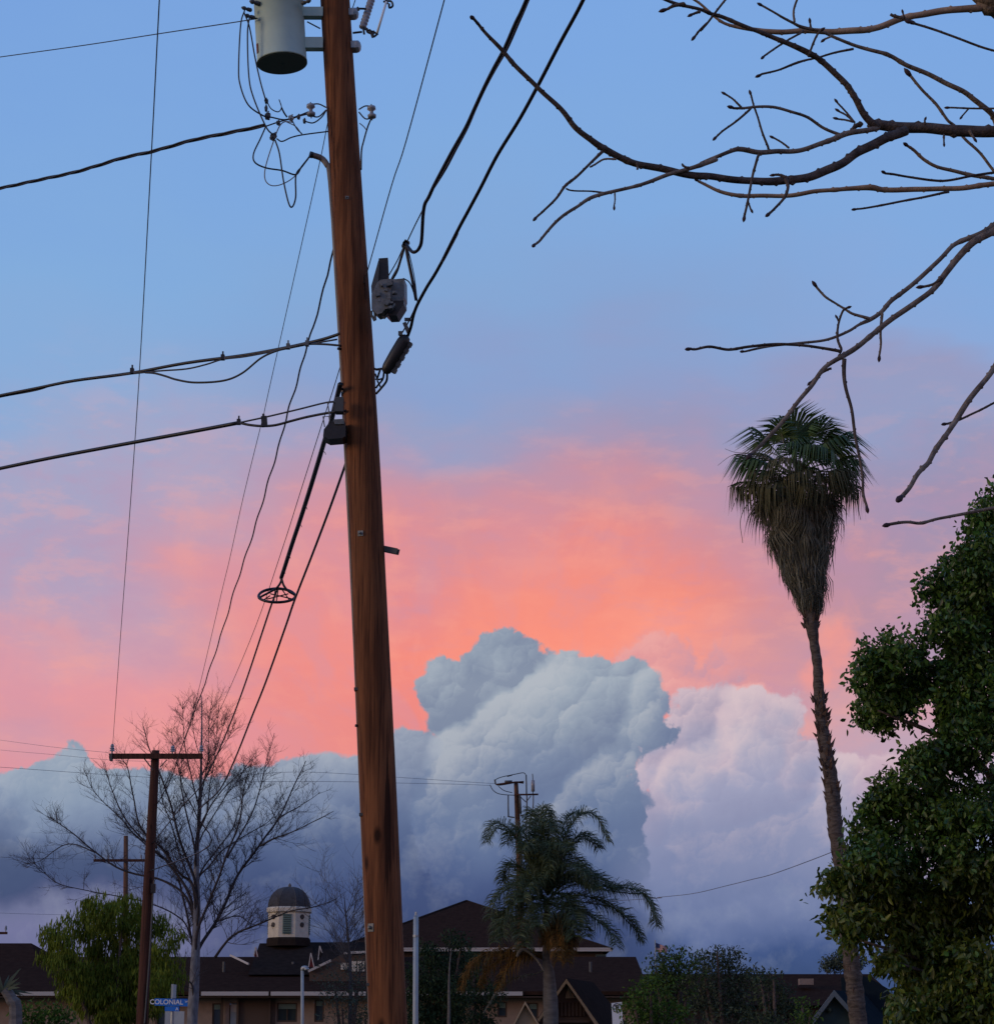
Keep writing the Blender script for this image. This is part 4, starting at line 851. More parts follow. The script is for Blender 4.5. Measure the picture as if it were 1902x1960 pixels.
branch(D_, [(990,315,9),(860,345,8),(760,370,7),(680,385,8),(610,408,9),(500,455,7),(380,488,8)], M_BARKD, YB+.02, .05, parent=cr, name=tw)
branch(D_, [(705,352,9),(715,320,8),(750,240,8),(785,192,7)], M_BARKD, YB-.15, .0, parent=l1, name=tw)
branch(D_, [(1230,90,11),(1320,115,13),(1360,140,11)], M_BARKD, YB+.3, .0, parent=tan, name=tw)
sh = branch(D_, [(2000,350,10),(1902,325,9),(1780,290,9),(1600,225,9),(1450,170,9),(1355,142,9)], M_BARKD, YB+.3, .05, J(3.9, .02))
branch(D_, [(1322,115,8),(1310,78,6)], M_BARKD, YB+.28, .0, parent=tan, name=tw); branch(D_, [(716,185,8),(708,138,7)], M_BARKD, YB+.1, .0, parent=tan, name=tw)
branch(D_, [(850,235,8),(820,248,7),(798,257,7)], M_BARK, YB+.1, .0, parent=cr, name=tw)
branch(D_, [(170,-15,8),(100,70,8),(40,150,8),(-5,200,8)]+CD([(1700,150,8),(1650,200,8),(1622,238,8)]), M_BARKD, YB-.25, .0, parent=l1, name=tw)
s7 = branch(D_, [(910,875,12),(800,830,11),(700,765,11),(600,730,11),(480,700,11),(380,690,10),(280,695,9),(200,695,9)], M_BARK, YB-.05, .15, None, parent=l3, name=tw)
branch(D_, [(265,692,8),(210,640,7),(155,607,7)], M_BARKD, YB-.2, .0, parent=l3, name=tw); branch(D_, [(325,700,9),(220,790,8),(140,850,8),(95,892,8)], M_BARKD, YB-.2, .02, parent=l3, name=tw)
branch(D_, [(438,965,9),(400,860,8),(370,760,7),(342,680,7),(322,605,7)], M_BARKD, YB-.15, .0, parent=l3, name=tw); branch(D_, [(575,958,8),(530,925,7),(468,891,7)], M_BARKD, YB-.1, .0, parent=l3, name=tw)
s10 = branch(D_, [(378,1000,10),(340,1120,9),(320,1230,9),(305,1320,9),(282,1410,8)], M_BARKD, YB-.3, .0, parent=l3, name=tw); branch(D_, [(308,1305,7),(328,1362,6)], M_BARKD, YB-.3, .0, parent=l3, name=tw)
branch(D_, [(550,1165,18),(565,1212,12),(540,1280,10),(480,1350,9),(440,1388,9)], M_BARKD, YB-.3, .05, parent=l2, name=tw); branch(D_, [(560,1160,14),(520,1140,11),(475,1134,8)], M_BARKD, YB-.3, .0, parent=l2, name=tw)
for pl in ([(1000,795,8),(940,720,7),(882,658,7)], [(995,790,8),(945,745,7),(892,717,7)], [(990,788,8),(940,775,7),(882,768,7)]): branch(D_, pl, M_BARKD, YB-.05, .0, parent=l1, name=tw)
branch(D_, [(1040,795,20),(1000,815,16),(955,870,10)], M_BARKD, YB-.02, .0, parent=l1, name=tw, bud=False)
branch(D_, [(1457,805,8),(1455,774,6)], M_BARKD, YB, .0, parent=lm, name=tw); branch(D_, [(1576,870,8),(1578,932,6)], M_BARKD, YB-.05, .0, parent=lm, name=tw); branch(D_, [(1740,845,10),(1760,880,8),(1776,900,7)], M_BARK, YB-.12, .0, parent=lm, name=tw)
# lower tan limb
lt_ = branch(D_, [(2100,1165,22),(1902,1192,19),(1700,1213,18),(1500,1224,18),(1300,1230,18),(1180,1225,19),(1110,1212,22),(1000,1218,17),(900,1222,16),(750,1237,15),(600,1260,15),(450,1275,15),(330,1272,15),(240,1264,14),(120,1235,12),(0,1182,10)]+CD([(1640,1160,8)]), M_BARKT, YB+.25, .2, J(3.0, .05))
branch(D_, [(1610,1243,10),(1400,1288,8),(1250,1320,8),(1080,1350,7),(1000,1357,7)], M_BARKD, YB+.1, .05, parent=lt_, name=tw)
branch(D_, [(2000,1108,10),(1902,1120,9),(1750,1140,9),(1600,1168,9),(1500,1165,9),(1330,1143,8),(1240,1125,9),(1190,1118,8)], M_BARKD, YB+.3, .15, J(3.05, .03))
branch(D_, [(2000,1175,16),(1902,1160,14),(1800,1143,14),(1660,1110,13),(1540,1080,12),(1450,1030,12),(1380,970,11),(1335,940,9)], M_BARKT, YB+.4, .15, J(3.0, .04))
branch(D_, [(2000,1230,11),(1902,1110,11),(1800,985,10),(1720,905,10),(1640,810,10),(1600,780,10),(1520,680,11),(1450,600,10),(1350,478,11)], M_BARK, YB+.45, .1, J(2.95, .03))
branch(D_, [(2000,705,8),(1902,703,7),(1750,703,7),(1605,697,7)], M_BARKD, YB+.2, .0, J(3.6, .02)); branch(D_, [(1742,700,6),(1692,757,6)], M_BARKD, YB+.2, .0, parent=lm, name=tw)
# drooping pair on the right
g1 = branch(G_, [(2020,-60,24),(1902,15,20),(1840,50,18),(1700,120,15),(1620,190,14),(1500,310,14),(1400,400,14),(1310,465,14),(1250,522,13),(1180,568,14),(1120,600,9),(1060,635,9),(920,682,8),(760,706,8),(620,720,8),(520,735,7),(455,750,6)], M_BARK, YB+.1, .4, J(3.0, .045))
g2 = branch(G_, [(2020,-10,24),(1902,45,23),(1800,110,22),(1700,200,21),(1600,330,19),(1500,430,18),(1350,540,17),(1200,650,16),(1060,762,17),(1020,792,16),(930,850,13),(840,960,13),(740,1080,13),(650,1190,12),(560,1290,11),(495,1350,10)], M_BARK, YB, .4, J(2.9, .05))
branch(G_, [(1022,757,11),(900,730,9),(780,712,9),(600,712,9),(480,720,9),(370,740,9),(260,725,9),(180,740,8),(145,736,8)], M_BARKD, YB-.25, .1, parent=g2, name=tw)
branch(G_, [(1185,562,11),(1090,537,9),(1040,505,8),(980,465,7),(930,430,8),(872,368,8)], M_BARK, YB-.15, .05, parent=g1, name=tw)
branch(G_, [(1022,745,9),(997,680,8),(1002,600,7),(1030,520,7),(1060,497,6)], M_BARKD, YB-.25, .0, parent=g2, name=tw); branch(G_, [(1004,575,6),(997,555,5)], M_BARKD, YB-.25, .0, parent=g2, name=tw)
branch(G_, [(1255,520,10),(1250,640,8),(1252,710,7),(1241,785,7)], M_BARK, YB-.12, .0, parent=g1, name=tw)
branch(G_, [(1040,795,15),(1048,950,11),(1080,1100,10),(1110,1270,9),(1140,1450,9),(1145,1570,8),(1170,1655,8)], M_BARKD, YB-.25, .05, parent=g2, name=tw)
branch(G_, [(1600,325,12),(1550,360,9),(1485,377,9)], M_BARKD, YB-.12, .0, parent=g2, name=tw); branch(G_, [(965,848,8),(900,882,7),(843,930,6)], M_BARKD, YB-.25, .0, parent=g2, name=tw)
g3 = branch(G_, [(1990,690,22),(1902,830,18),(1860,900,17),(1790,1000,17),(1700,1120,17),(1640,1212,16),(1570,1300,16),(1520,1390,15),(1460,1452,15),(1420,1530,14),(1362,1595,13)], M_BARK, YB-.1, .4, J(2.85, .05))
branch(G_, [(1990,1000,8),(1902,1045,7),(1800,1100,7),(1710,1143,7),(1620,1168,7)], M_BARKD, YB, .1, J(2.8, .03))
branch(G_, [(2050,1625,10),(1902,1655,10),(1740,1690,10),(1580,1710,9),(1480,1735,10),(1400,1735,9),(1290,1750,9)], M_BARK, YB-.1, .15, J(2.3, .03))

# ================================================================ tall fan palm
rng = np.random.default_rng(4)
YF = 50.0
ctr = at(*O_([(600, 560)])[0], YF)
tp = [(1643, 1960, 16.5)]+[(x, y, r) for x, y, r in ((1634,1878,16),(1624,1799,15.5),(1608,1641,14.5),(1599,1594,14),(1591,1499,14),(1580,1436,12.5),(1568,1341,10.5))]+[(O_([(730,1750)])[0][0], O_([(730,1750)])[0][1], 9.5), (O_([(706,1580)])[0][0], O_([(706,1580)])[0][1], 9.5), (O_([(688,1450)])[0][0], O_([(688,1450)])[0][1], 15), (O_([(680,1350)])[0][0], O_([(680,1350)])[0][1], 13), (O_([(640,900)])[0][0], O_([(640,900)])[0][1], 13), (O_([(605,600)])[0][0], O_([(605,600)])[0][1], 9)]
b0 = at(tp[0][0], tp[0][1], YF); gb = Vector((b0.x+.18, YF, 0))
fp = thing('fan_palm', 'tall slender fan palm with shaggy skirt of dead leaves under a green crown', 'palm tree', gb)
P3 = [gb]+[at(x, y, YF) for x, y, r in tp]; R3 = [.24]+[r*YF/FPX for x, y, r in tp]
random.seed(9); b = MB(); a_, r_ = catmull(P3, R3, 14)
vs = []; fs = []; S = 20
for i, (p, r) in enumerate(zip(a_, r_)):
    for k in range(S):
        q = 2*PI*k/S; w = 1+.10*mn.noise(Vector((math.cos(q)*2, math.sin(q)*2, p.z*3)))+.05*math.sin(p.z*22)
        vs.append((p.x+math.cos(q)*r*w, p.y+math.sin(q)*r*w, p.z))
for i in range(len(a_)-1):
    for k in range(S): k2 = (k+1) % S; fs.append((i*S+k, i*S+k2, (i+1)*S+k2, (i+1)*S+k))
b.add(vs, fs); b.build('trunk', M_PTRUNK, fp, smooth=True)
# old leaf bases clinging to the trunk: triangular boots
def trunk_pt(y):
    for (x0, y0, q0), (x1, y1, q1) in zip(tp, tp[1:]):
        if y1 <= y <= y0: t = (y-y0)/(y1-y0); return x0+(x1-x0)*t, q0+(q1-q0)*t
    return tp[-1][0], tp[-1][2]
b = MB()
for k in range(210):
    y = random.choice((random.uniform(1325, 1520), random.uniform(1325, 1950), random.uniform(1120, 1200), random.uniform(1325, 1480))); x, r = trunk_pt(y); q = random.uniform(0, 2*PI); rw = r*YF/FPX
    c = at(x, y, YF); d = Vector((math.cos(q), math.sin(q), 0)); s_ = Vector((-math.sin(q), math.cos(q), 0)); h = random.uniform(.08, .2); o_ = random.uniform(.03, .13 if y < 1520 else .06); w = random.uniform(.03, .07)
    p0 = c+d*rw*.85; tip = c+d*(rw+o_)+Vector((0, 0, h*random.choice((1, 1, .6))))
    b.add([tuple(p0-s_*w), tuple(p0+s_*w), tuple(p0+d*o_*.55+Vector((0, 0, -.05))), tuple(tip)], [(0, 1, 3), (0, 2, 1), (0, 3, 2), (1, 2, 3)])
struct(b.build('leaf_base', M_PTRUNKD, fp), 'stuff')

def fan_leaf(rng, pet, R, spread, droop, nseg=34, tipd=1.0, fold=.25, wid=1.0):
    """leaf local: stalk leaves origin along +x, z up; returns blade arrays and stalk points"""
    hub = np.array([pet, 0, -pet*pet*.12]); V = []
    for k in range(nseg):
        a = (k/(nseg-1)*2-1)*spread+rng.normal()*.02; L_ = R*(.72+.28*math.cos(a*.8))*rng.uniform(.86, 1.08)
        d = np.array([math.cos(a), math.sin(a), 0]); s_ = np.array([-math.sin(a), math.cos(a), 0]); rows = []
        th = 2*spread/nseg; sag = rng.uniform(.75, 1.3)
        for t in (0.04, .34, .6, .8, 1.0):
            r = L_*t; rr = L_*(t if t < .55 else .55+(t-.55)*max(.15, 1-.8*tipd)); z = -droop*t*t*L_*.55-(max(0, t-.5)*2.0)**1.4*L_*.42*tipd*sag
            p = hub+d*rr+np.array([0, 0, z+fold*abs(math.sin(a))*rr*-.3]); w = min(r, L_*.5)*math.tan(th/2)*1.05*wid if t <= .6 else L_*.5*math.tan(th/2)*(.55 if t < .9 else .06)*wid
            up = np.array([0, 0, .35*w]); rows += [p-s_*w+up, p-up*.4, p+s_*w+up]
        V.append(rows)
    return np.array(V), [(0, 0, 0), (pet*.5, 0, -pet*pet*.02), tuple(hub)]
FF = [(3*i+j, 3*i+j+1, 3*i+j+4, 3*i+j+3) for i in range(4) for j in (0, 1)]
def fan_mesh(name, V, stalk, m_, ms, sr=.014):
    n = V.shape[0]; nv = n*15; vs = V.reshape(-1, 3).tolist(); fs = [tuple(i+15*k for i in f) for k in range(n) for f in FF]
    b = MB(); b.add(vs, fs, 0)
    b.tube([Vector(p) for p in stalk], [sr*1.4, sr, sr*.8], 5, smooth=3, mi=1)
    return b, [m_, ms]
def place_mesh(b, name, mats, parent, pos, az, el, roll=0):
    """instance made as its own mesh object, shared data handled by caller"""
    o = b.build(name, mats, smooth=False) if isinstance(b, MB) else bpy.data.objects.new(name, b)
    if not isinstance(b, MB): C.objects.link(o)
    o.parent = parent; o.location = Vector(pos)-wloc(parent)
    o.rotation_mode = 'QUATERNION'
    o.rotation_quaternion = (Matrix.Rotation(az, 4, 'Z') @ Matrix.Rotation(-el, 4, 'Y') @ Matrix.Rotation(roll, 4, 'X')).to_quaternion()
    return o
gv = []
for k in range(7):
    V, st = fan_leaf(rng, .82, .78*rng.uniform(.9, 1.08), 1.75, .40, tipd=1.15); b, ms = fan_mesh('frond', V, st, M_FAN, M_FAN); o = b.build('frond', ms); gv.append(o.data); bpy.data.objects.remove(o)
gvo = []
for me_ in gv: q_ = me_.copy(); q_.materials.clear(); q_.materials.append(M_FANO); q_.materials.append(M_FANO); gvo.append(q_)
dvm = []
for k in range(6):
    V, st = fan_leaf(rng, .55, .8*rng.uniform(.9, 1.1), 1.2, .6, nseg=26, tipd=.6, fold=1.1, wid=.75); b, ms = fan_mesh('dead_frond', V, st, M_DEAD, M_DEAD); o = b.build('dead_frond', ms); dvm.append(o.data); bpy.data.objects.remove(o)
lone = []
spec = []; hy_ = []
# crown: hub directions read from the crown's outline, as seen from the street: azimuth 0 = right, 180 = left
for hx, hy, dep in ((375,300,.2),(470,250,-.5),(560,230,.4),(640,190,-.3),(715,185,.5),(800,255,-.6),(880,280,.2),(930,370,-.5),(300,480,.1),(330,520,-.6),(960,480,.1),(940,520,-.6),(850,430,-.9),(520,560,-1.0),(700,540,-1.1),(600,430,-.7),(440,400,.7),(790,380,.8),(620,300,.7),(900,600,-.7),(380,620,-.7),(600,620,-1.0),(780,620,-.9),(330,650,-.3),(470,700,-.8),(640,700,-.9),(850,690,-.6),(300,600,.3),(930,660,.2),(520,680,.8),(760,690,.8),(500,500,.6),(700,480,.7),(600,540,.9),(540,470,-.9),(680,500,-.9),(400,540,.5),(820,540,.6)):
    dx, dz = (hx-600)*O_.s*YF/FPX, -(hy-560)*O_.s*YF/FPX; v = Vector((dx, dep, dz)); hy_.append(hy); spec.append((math.atan2(v.y, v.x), math.asin(max(-1, min(1, v.z/v.length)))+.12, v.length))
for i, (az, el, ln) in enumerate(spec):
    o = place_mesh((gv if hy_[i] < 560 else gvo)[i % 7], 'frond', None, fp, ctr+Vector((random.uniform(-.05, .05), random.uniform(-.05, .05), random.uniform(-.1, .1))), az, el+.10, random.uniform(-.3, .3)); s_ = max(.85, min(1.25, ln/.90)); o.scale = (s_, s_, s_)
for i in range(74):
    t = i/73; zd = -.12-2.15*t**1.1; az = i*2.399; rad = .05+.05*random.random(); tx = -zd/3.1
    el = -.25-.95*min(1, t*1.5)+random.uniform(-.12, .12); sc2 = (1.05-.35*t)*random.uniform(.75, 1.25); el += random.uniform(.1, .38) if i % 3 == 0 else 0
    p = ctr+Vector((.16*tx*1.4, 0, zd))+Vector((math.cos(az)*rad, math.sin(az)*rad, 0))
    o = place_mesh(dvm[i % 6], 'dead_frond', None, fp, p, az, el, random.uniform(-.4, .4)); o.scale = (sc2, sc2*.8, sc2)
# the hanging thatch itself: thousands of dry strips inside the photographed taper
env = [(520, 600, 120), (620, 606, 230), (720, 606, 300), (820, 614, 275), (920, 625, 215), (1000, 632, 178), (1100, 634, 156), (1200, 645, 128), (1300, 672, 92), (1400, 688, 58)]
def envat(y):
    for (y0, c0, w0), (y1, c1, w1) in zip(env, env[1:]):
        if y <= y1: t = max(0, (y-y0)/(y1-y0)); return c0+(c1-c0)*t, w0+(w1-w0)*t
    return env[-1][1:]
pts = []; dirs = []; lens = []
rg = np.random.default_rng(12)
for k in range(8400):
    if k % 28 == 0: yb = 580+ (rg.random()**.85)*790; ab = rg.random()*2*PI; fb = rg.uniform(.80, 1.16); Lb = rg.uniform(.7, 1.5)
    y = yb+rg.normal()*26; c, w = envat(y); a = ab+rg.normal()*.16; w = w*fb; rr0 = w*(rg.random()**.30)*(.98 if y > 900 else .92)
    L_ = rg.uniform(60, 175)*Lb; y2 = min(y+L_, 1425+rg.uniform(-40, 20)); c2, w2 = envat(y2); w2 = w2*fb; f = rr0/max(w, 1); w2 = w2*f*rg.uniform(.92, 1.12) if rg.random() > .12 else rr0*1.05
    s_ = O_.s*YF/FPX
    A0 = np.array(at(*O_([(c+rr0*math.cos(a), y)])[0], YF))+np.array([0, rr0*math.sin(a)*s_*.9, 0]); A1 = np.array(at(*O_([(c2+w2*math.cos(a), y2)])[0], YF))+np.array([0, w2*math.sin(a)*s_*.9, 0])
    if y < 880: A0 = A0+(np.array(at(*O_([(c, y-40)])[0], YF))-A0)*rg.uniform(.15, .75)
    pts.append(A0); dirs.append(A1-A0); lens.append(np.linalg.norm(A1-A0))
pts = np.array(pts); dirs = np.array(dirs); n = len(pts); side = unit(np.cross(dirs, rg.normal(size=(n, 3)))); wd = rg.uniform(.006, .016, (n, 1)); bend = rg.normal(size=(n, 3))*.035; up_ = np.stack([dirs[:, 0]*.22, dirs[:, 1]*.22, np.abs(dirs[:, 2])*.10], 1)
Vt = np.stack([pts-side*wd*.5, pts+side*wd*.5, pts+dirs*.55+bend+up_+side*wd, pts+dirs+side*wd*.15, pts+dirs-side*wd*.15, pts+dirs*.55+bend+up_-side*wd], 1)
struct(quad_mesh('thatch', Vt, 6, [(0, 1, 2, 5), (5, 2, 3, 4)], M_DEAD, fp, wloc(fp)), 'stuff')
# sprawling flower stalks left and right
for pl in ([(560,545),(430,450),(340,415),(220,408),(150,385)], [(560,548),(450,470),(330,420),(200,425),(105,490)], [(570,540),(480,430),(380,400),(310,390),(258,348)], [(700,480),(820,400),(930,345),(1000,360),(1060,405)], [(560,560),(380,620),(250,650),(205,740),(190,780)], [(570,540),(530,400),(505,290)], [(700,560),(860,620),(960,680),(1000,830)], [(560,600),(330,700),(250,820),(262,975)]):
    b = MB(); q = O_(pl); b.tube([at(v[0], v[1], YF-.3) for v in q], [.014-.0025*i for i in range(len(q))], 5, smooth=5); b.build('flower_stalk', M_DEAD, fp)

# ================================================================ feather palm
YQ = 56.0
qc = at(*N_([(740, 1240)])[0], YQ); qb = at(*K_([(1540, 1450)])[0], YQ)
qp = thing('feather_palm', 'dark feathery palm with arching fronds in front of the hipped roof', 'palm tree', (qb.x, YQ, 0))
b = MB(); b.tube([Vector((qb.x, YQ, 0)), qb, at(*K_([(1535, 1220)])[0], YQ), at(*K_([(1520, 980)])[0], YQ), at(*K_([(1500, 850)])[0], YQ), qc], [.24, .19, .18, .14, .11, .07], 16, smooth=6, wob=.03); b.build('trunk', M_GTRUNK, qp, smooth=True)
def feather(pl, f, dY, ll, dn, m_, parent, Y, rg, den=34, jit=.5, name='frond', droop0=.55, up=0.0):
    q = f(pl); P3 = [at(v[0], v[1], Y+dY*(i/(len(q)-1))) for i, v in enumerate(q)]
    a_, r_ = catmull(P3, [.022]+[.014]*(len(q)-2)+[.004], 10); b = MB(); b.tube(a_, r_, 5)
    vs = []; fs = []; tot = sum((a_[i+1]-a_[i]).length for i in range(len(a_)-1)); acc = 0; step = 1/den; nxt = tot*.10; 
    for i in range(len(a_)-1):
        seg = (a_[i+1]-a_[i]); sl = seg.length; t_ = seg.normalized()
        while nxt < acc+sl:
            u = (nxt-acc)/sl; p = a_[i]+seg*u; fr = nxt/tot; L_ = ll*min(1, .45+fr*2.2)*(1-.55*max(0, fr-.55)/.45)
            for sgn in (-1, 1):
                an = rg.normal()*jit; s0 = t_.cross(Vector((0, 0, 1))); s0 = s0.normalized() if s0.length > .2 else Vector((1, 0, 0)); n0 = s0.cross(t_)
                d = (s0*sgn*math.cos(an)+n0*(math.sin(an)+.25)+t_*.55).normalized(); Lr = L_*rg.uniform(.75, 1.15)
                d1 = (d*(1-dn)+Vector((0, 0, -1))*dn*.9).normalized(); m1 = p+d*Lr*.35; m2 = m1+((d*.5+d1*.5)).normalized()*Lr*.3; e = m2+(d1*.55+Vector((0, 0, -droop0))).normalized()*Lr*.45
                w = .0095; sd_ = d.cross(Vector((rg.normal(), rg.normal(), rg.normal()))).normalized()*w; k0 = len(vs)
                vs += [tuple(p-sd_*.5), tuple(p+sd_*.5), tuple(m1+sd_), tuple(m1-sd_), tuple(m2+sd_*.8), tuple(m2-sd_*.8), tuple(e)]
                fs += [(k0, k0+1, k0+2, k0+3), (k0+3, k0+2, k0+4, k0+5), (k0+5, k0+4, k0+6)]
            nxt += step
        acc += sl
    b.add(vs, fs); return b.build(name, m_, parent)
rg2 = np.random.default_rng(21)
frs = [([(730,1180),(640,1000),(540,800),(420,640),(320,580),(255,610),(222,730)], -.6), ([(720,1150),(640,900),(560,700),(500,640),(440,640),(390,760)], .8),
 ([(740,1150),(700,850),(685,600),(695,470),(735,450),(775,530)], .3), ([(740,1150),(680,800),(640,560),(620,470),(600,520),(580,620)], .9), ([(750,1150),(720,800),(720,600),(750,560),(800,640)], -.6),
 ([(760,1160),(820,900),(900,680),(1000,530),(1100,490),(1190,560),(1260,730)], -.3), ([(760,1160),(850,920),(940,760),(1040,680),(1130,720),(1190,800)], .9), ([(760,1180),(840,900),(860,700),(900,560),(960,500),(1030,500)], .6),
 ([(780,1200),(900,1100),(1050,1080),(1250,1130),(1450,1140),(1580,1200),(1650,1320),(1680,1460)], -.4), ([(780,1200),(920,1050),(1080,1020),(1200,1060),(1340,1150)], .7), ([(780,1240),(950,1200),(1120,1220),(1280,1290),(1420,1390),(1500,1480),(1545,1590)], .2),
 ([(780,1260),(900,1290),(1060,1350),(1200,1440),(1300,1540),(1340,1640)], -.8), ([(720,1220),(620,1080),(500,960),(420,930),(370,1000),(350,1080)], .5), ([(720,1240),(600,1140),(470,1120),(360,1170),(290,1260),(255,1400)], -.5),
 ([(720,1260),(600,1220),(480,1260),(380,1360),(330,1480),(300,1600)], -.8), ([(720,1240),(640,1120),(560,1060),(480,1100),(430,1240)], -1.0), ([(750,1200),(820,1020),(900,950),(1000,960),(1090,1040)], -1.0),
 ([(730,1260),(650,1300),(590,1400),(550,1540),(540,1640)], -1.2), ([(760,1270),(860,1330),(940,1440),(980,1560)], -1.2), ([(740,1230),(640,1180),(520,1200),(430,1290),(380,1420),(360,1560)], -.9), ([(740,1240),(660,1220),(570,1290),(520,1420),(500,1560)], -1.2), ([(760,1230),(820,1180),(900,1220),(960,1330),(1000,1480)], -1.3), ([(740,1200),(700,1100),(620,1060),(560,1130),(530,1260)], -1.3), ([(740,1220),(720,1260),(690,1360),(670,1480)], -1.4), ([(760,1230),(850,1240),(950,1330),(1040,1450),(1080,1560)], -1.0),
 ([(740,1200),(640,900),(590,780),(560,760),(520,820)], -1.1), ([(750,1200),(780,900),(830,780),(880,760),(930,820)], -1.1)]
for pl, dy in frs: feather(pl, N_, dy, .58, .36, M_FEATHER, qp, YQ, rg2, den=70, droop0=.5, jit=.4)
for k in range(9):
    a = rg2.uniform(.25, PI-.2); L_ = rg2.uniform(220, 430); x0, y0 = 745, 1200; ca, sa = math.cos(a), math.sin(a)
    feather([(x0, y0), (x0+ca*L_*.4, y0-sa*L_*.75-60), (x0+ca*L_*.8, y0-sa*L_-40), (x0+ca*L_*1.1, y0-sa*L_*.75), (x0+ca*L_*1.25, y0-sa*L_*.35)], N_, rg2.uniform(-1.4, 1.4), .46, .5, M_FEATHER, qp, YQ, rg2, den=50, droop0=.5)
for pl, dy in frs[:14:2]: feather([(x+random.uniform(-30, 30), y+random.uniform(0, 60)) for x, y in pl], N_, dy+.3, .42, .5, M_FEATHER, qp, YQ, rg2, den=34)
for pl, dy in (([(1480,840),(1350,770),(1200,770),(1000,800),(850,880),(760,1000),(720,1130)], -.3), ([(1480,860),(1300,800),(1100,850),(960,960),(900,1100)], .3), ([(1480,800),(1560,560),(1600,480),(1660,560),(1700,760)], -.6), ([(1500,780),(1560,600),(1610,620),(1640,800)], -.9), ([(1500,800),(1540,560),(1590,450),(1650,520),(1690,720),(1700,880)], -1.2), ([(1500,820),(1540,640),(1580,560),(1600,700),(1610,880)], -1.4), ([(1500,760),(1570,520),(1640,470),(1710,600),(1740,780)], -.8), ([(1480,840),(1320,820),(1180,900),(1100,1020),(1060,1130)], -.4)):
    feather(pl, K_, dy, .52, .75, M_RUSTY, qp, YQ, rg2, den=75, name='dead_frond', droop0=.9)
feather([(1470,960),(1400,990),(1290,1010),(1150,1060),(1030,1180),(960,1290),(925,1350)], K_, -.2, .16, .7, M_DEAD, qp, YQ, rg2, den=40, name='dead_frond')
b = MB(); b.tube([at(*q, YQ-.4) for q in K_([(1228,835),(1250,790),(1290,768),(1350,800),(1420,870),(1475,960)])], [.03, .05, .045, .035, .03, .03], 7, smooth=4); b.build('leaf_sheath', M_GTRUNK, qp)
b = MB(); b.tube([at(*q, YQ-.4) for q in K_([(1390,130),(1430,300),(1470,500),(1490,700)])], [.01, .014, .016, .02], 5, smooth=4); b.build('leaf_stalk', M_DEAD, qp)

# ================================================================ big broadleaf tree on the right
YG = 28.0
blobs = [(1903,975,42),(1880,1030,50),(1900,1075,70),(1862,1085,52),(1835,1130,62),(1800,1130,45),(1880,1180,95),(1812,1215,58),(1790,1270,48),(1900,1300,125),(1830,1320,80),(1725,1235,42),(1690,1250,44),(1665,1290,40),(1700,1320,60),(1680,1360,44),(1750,1340,55),(1780,1390,60),(1850,1420,100),(1795,1455,40),(1762,1445,34),(1738,1480,24),(1830,1500,70),(1705,1520,42),(1672,1535,36),(1700,1580,55),(1668,1610,46),(1760,1580,85),(1860,1600,110),(1690,1660,55),(1640,1660,34),(1612,1690,36),(1590,1730,36),(1618,1745,44),(1575,1728,17),(1640,1770,36),(1645,1800,26),(1690,1720,56),(1770,1690,80),(1870,1720,110),(1690,1790,46),(1745,1790,60),(1695,1835,26),(1810,1850,86),(1765,1885,48),(1750,1935,36),(1725,1925,18),(1790,1940,80),(1880,1880,110),(1880,1980,110)]
off = [(2010,1130,140),(2080,1300,190),(2060,1520,190),(2080,1720,190),(2040,1900,160),(2000,1000,90)]
gt = thing('broadleaf_tree', 'large dense green leafy tree filling the right edge', 'tree', (at(1980, 1900, YG+1).x, YG+1, 0))
rg3 = np.random.default_rng(5)
pb = pxblobs(blobs, YG, .55, 2); pts = blob_points(rg3, pb, 520, .085, 22, shell=.25)
keep = np.array([mn.noise(Vector(p)*1.9) > -.22 for p in pts]); pts = pts[keep]
low = np.array([p[2] for p in pts])
lfy = (pts[:, 2] < at(0, 1660, YG).z) & (rg3.random(len(pts)) < .75)
Vl = leaves_at(rg3, pts[~lfy], .082, 2.1, down=.28)
struct(quad_mesh('foliage', Vl, 6, LF, M_LEAF, gt, gt.location), 'stuff')
Vl = leaves_at(rg3, pts[lfy], .105, 2.7, down=.42)
struct(quad_mesh('lower_foliage', Vl, 6, LF, M_LEAFY, gt, gt.location), 'stuff')
po = pxblobs(off, YG+1, .5, 3); pts = blob_points(rg3, po, 26, .22, 40, shell=.5)
struct(quad_mesh('outer_foliage', leaves_at(rg3, pts, .13, 2.2, .28), 6, LF, M_LEAF, gt, gt.location), 'stuff')
b = MB(); g0 = gt.location; b.tube([g0, g0+Vector((0, 0, 1.5)), g0+Vector((-.2, 0, 3)), g0+Vector((-.1, 0, 5)), g0+Vector((0, 0, 7.2))], [.32, .27, .22, .16, .06], 12, smooth=5, wob=.05); b.build('trunk', M_BARK, gt, smooth=True)
random.seed(8)
for x, y, r in blobs[::3]:
    e = at(x, y, YG); z0 = max(1.2, min(6.5, e.z-1.0)); s0 = g0+Vector((-.1, 0, z0)); mid = s0.lerp(e, .5)+Vector((0, random.uniform(-.2, .2), .15)); b = MB(); b.tube([s0, mid, e], [.06, .04, .012], 6, smooth=5); b.build('limb', M_BARKD, gt, smooth=True)

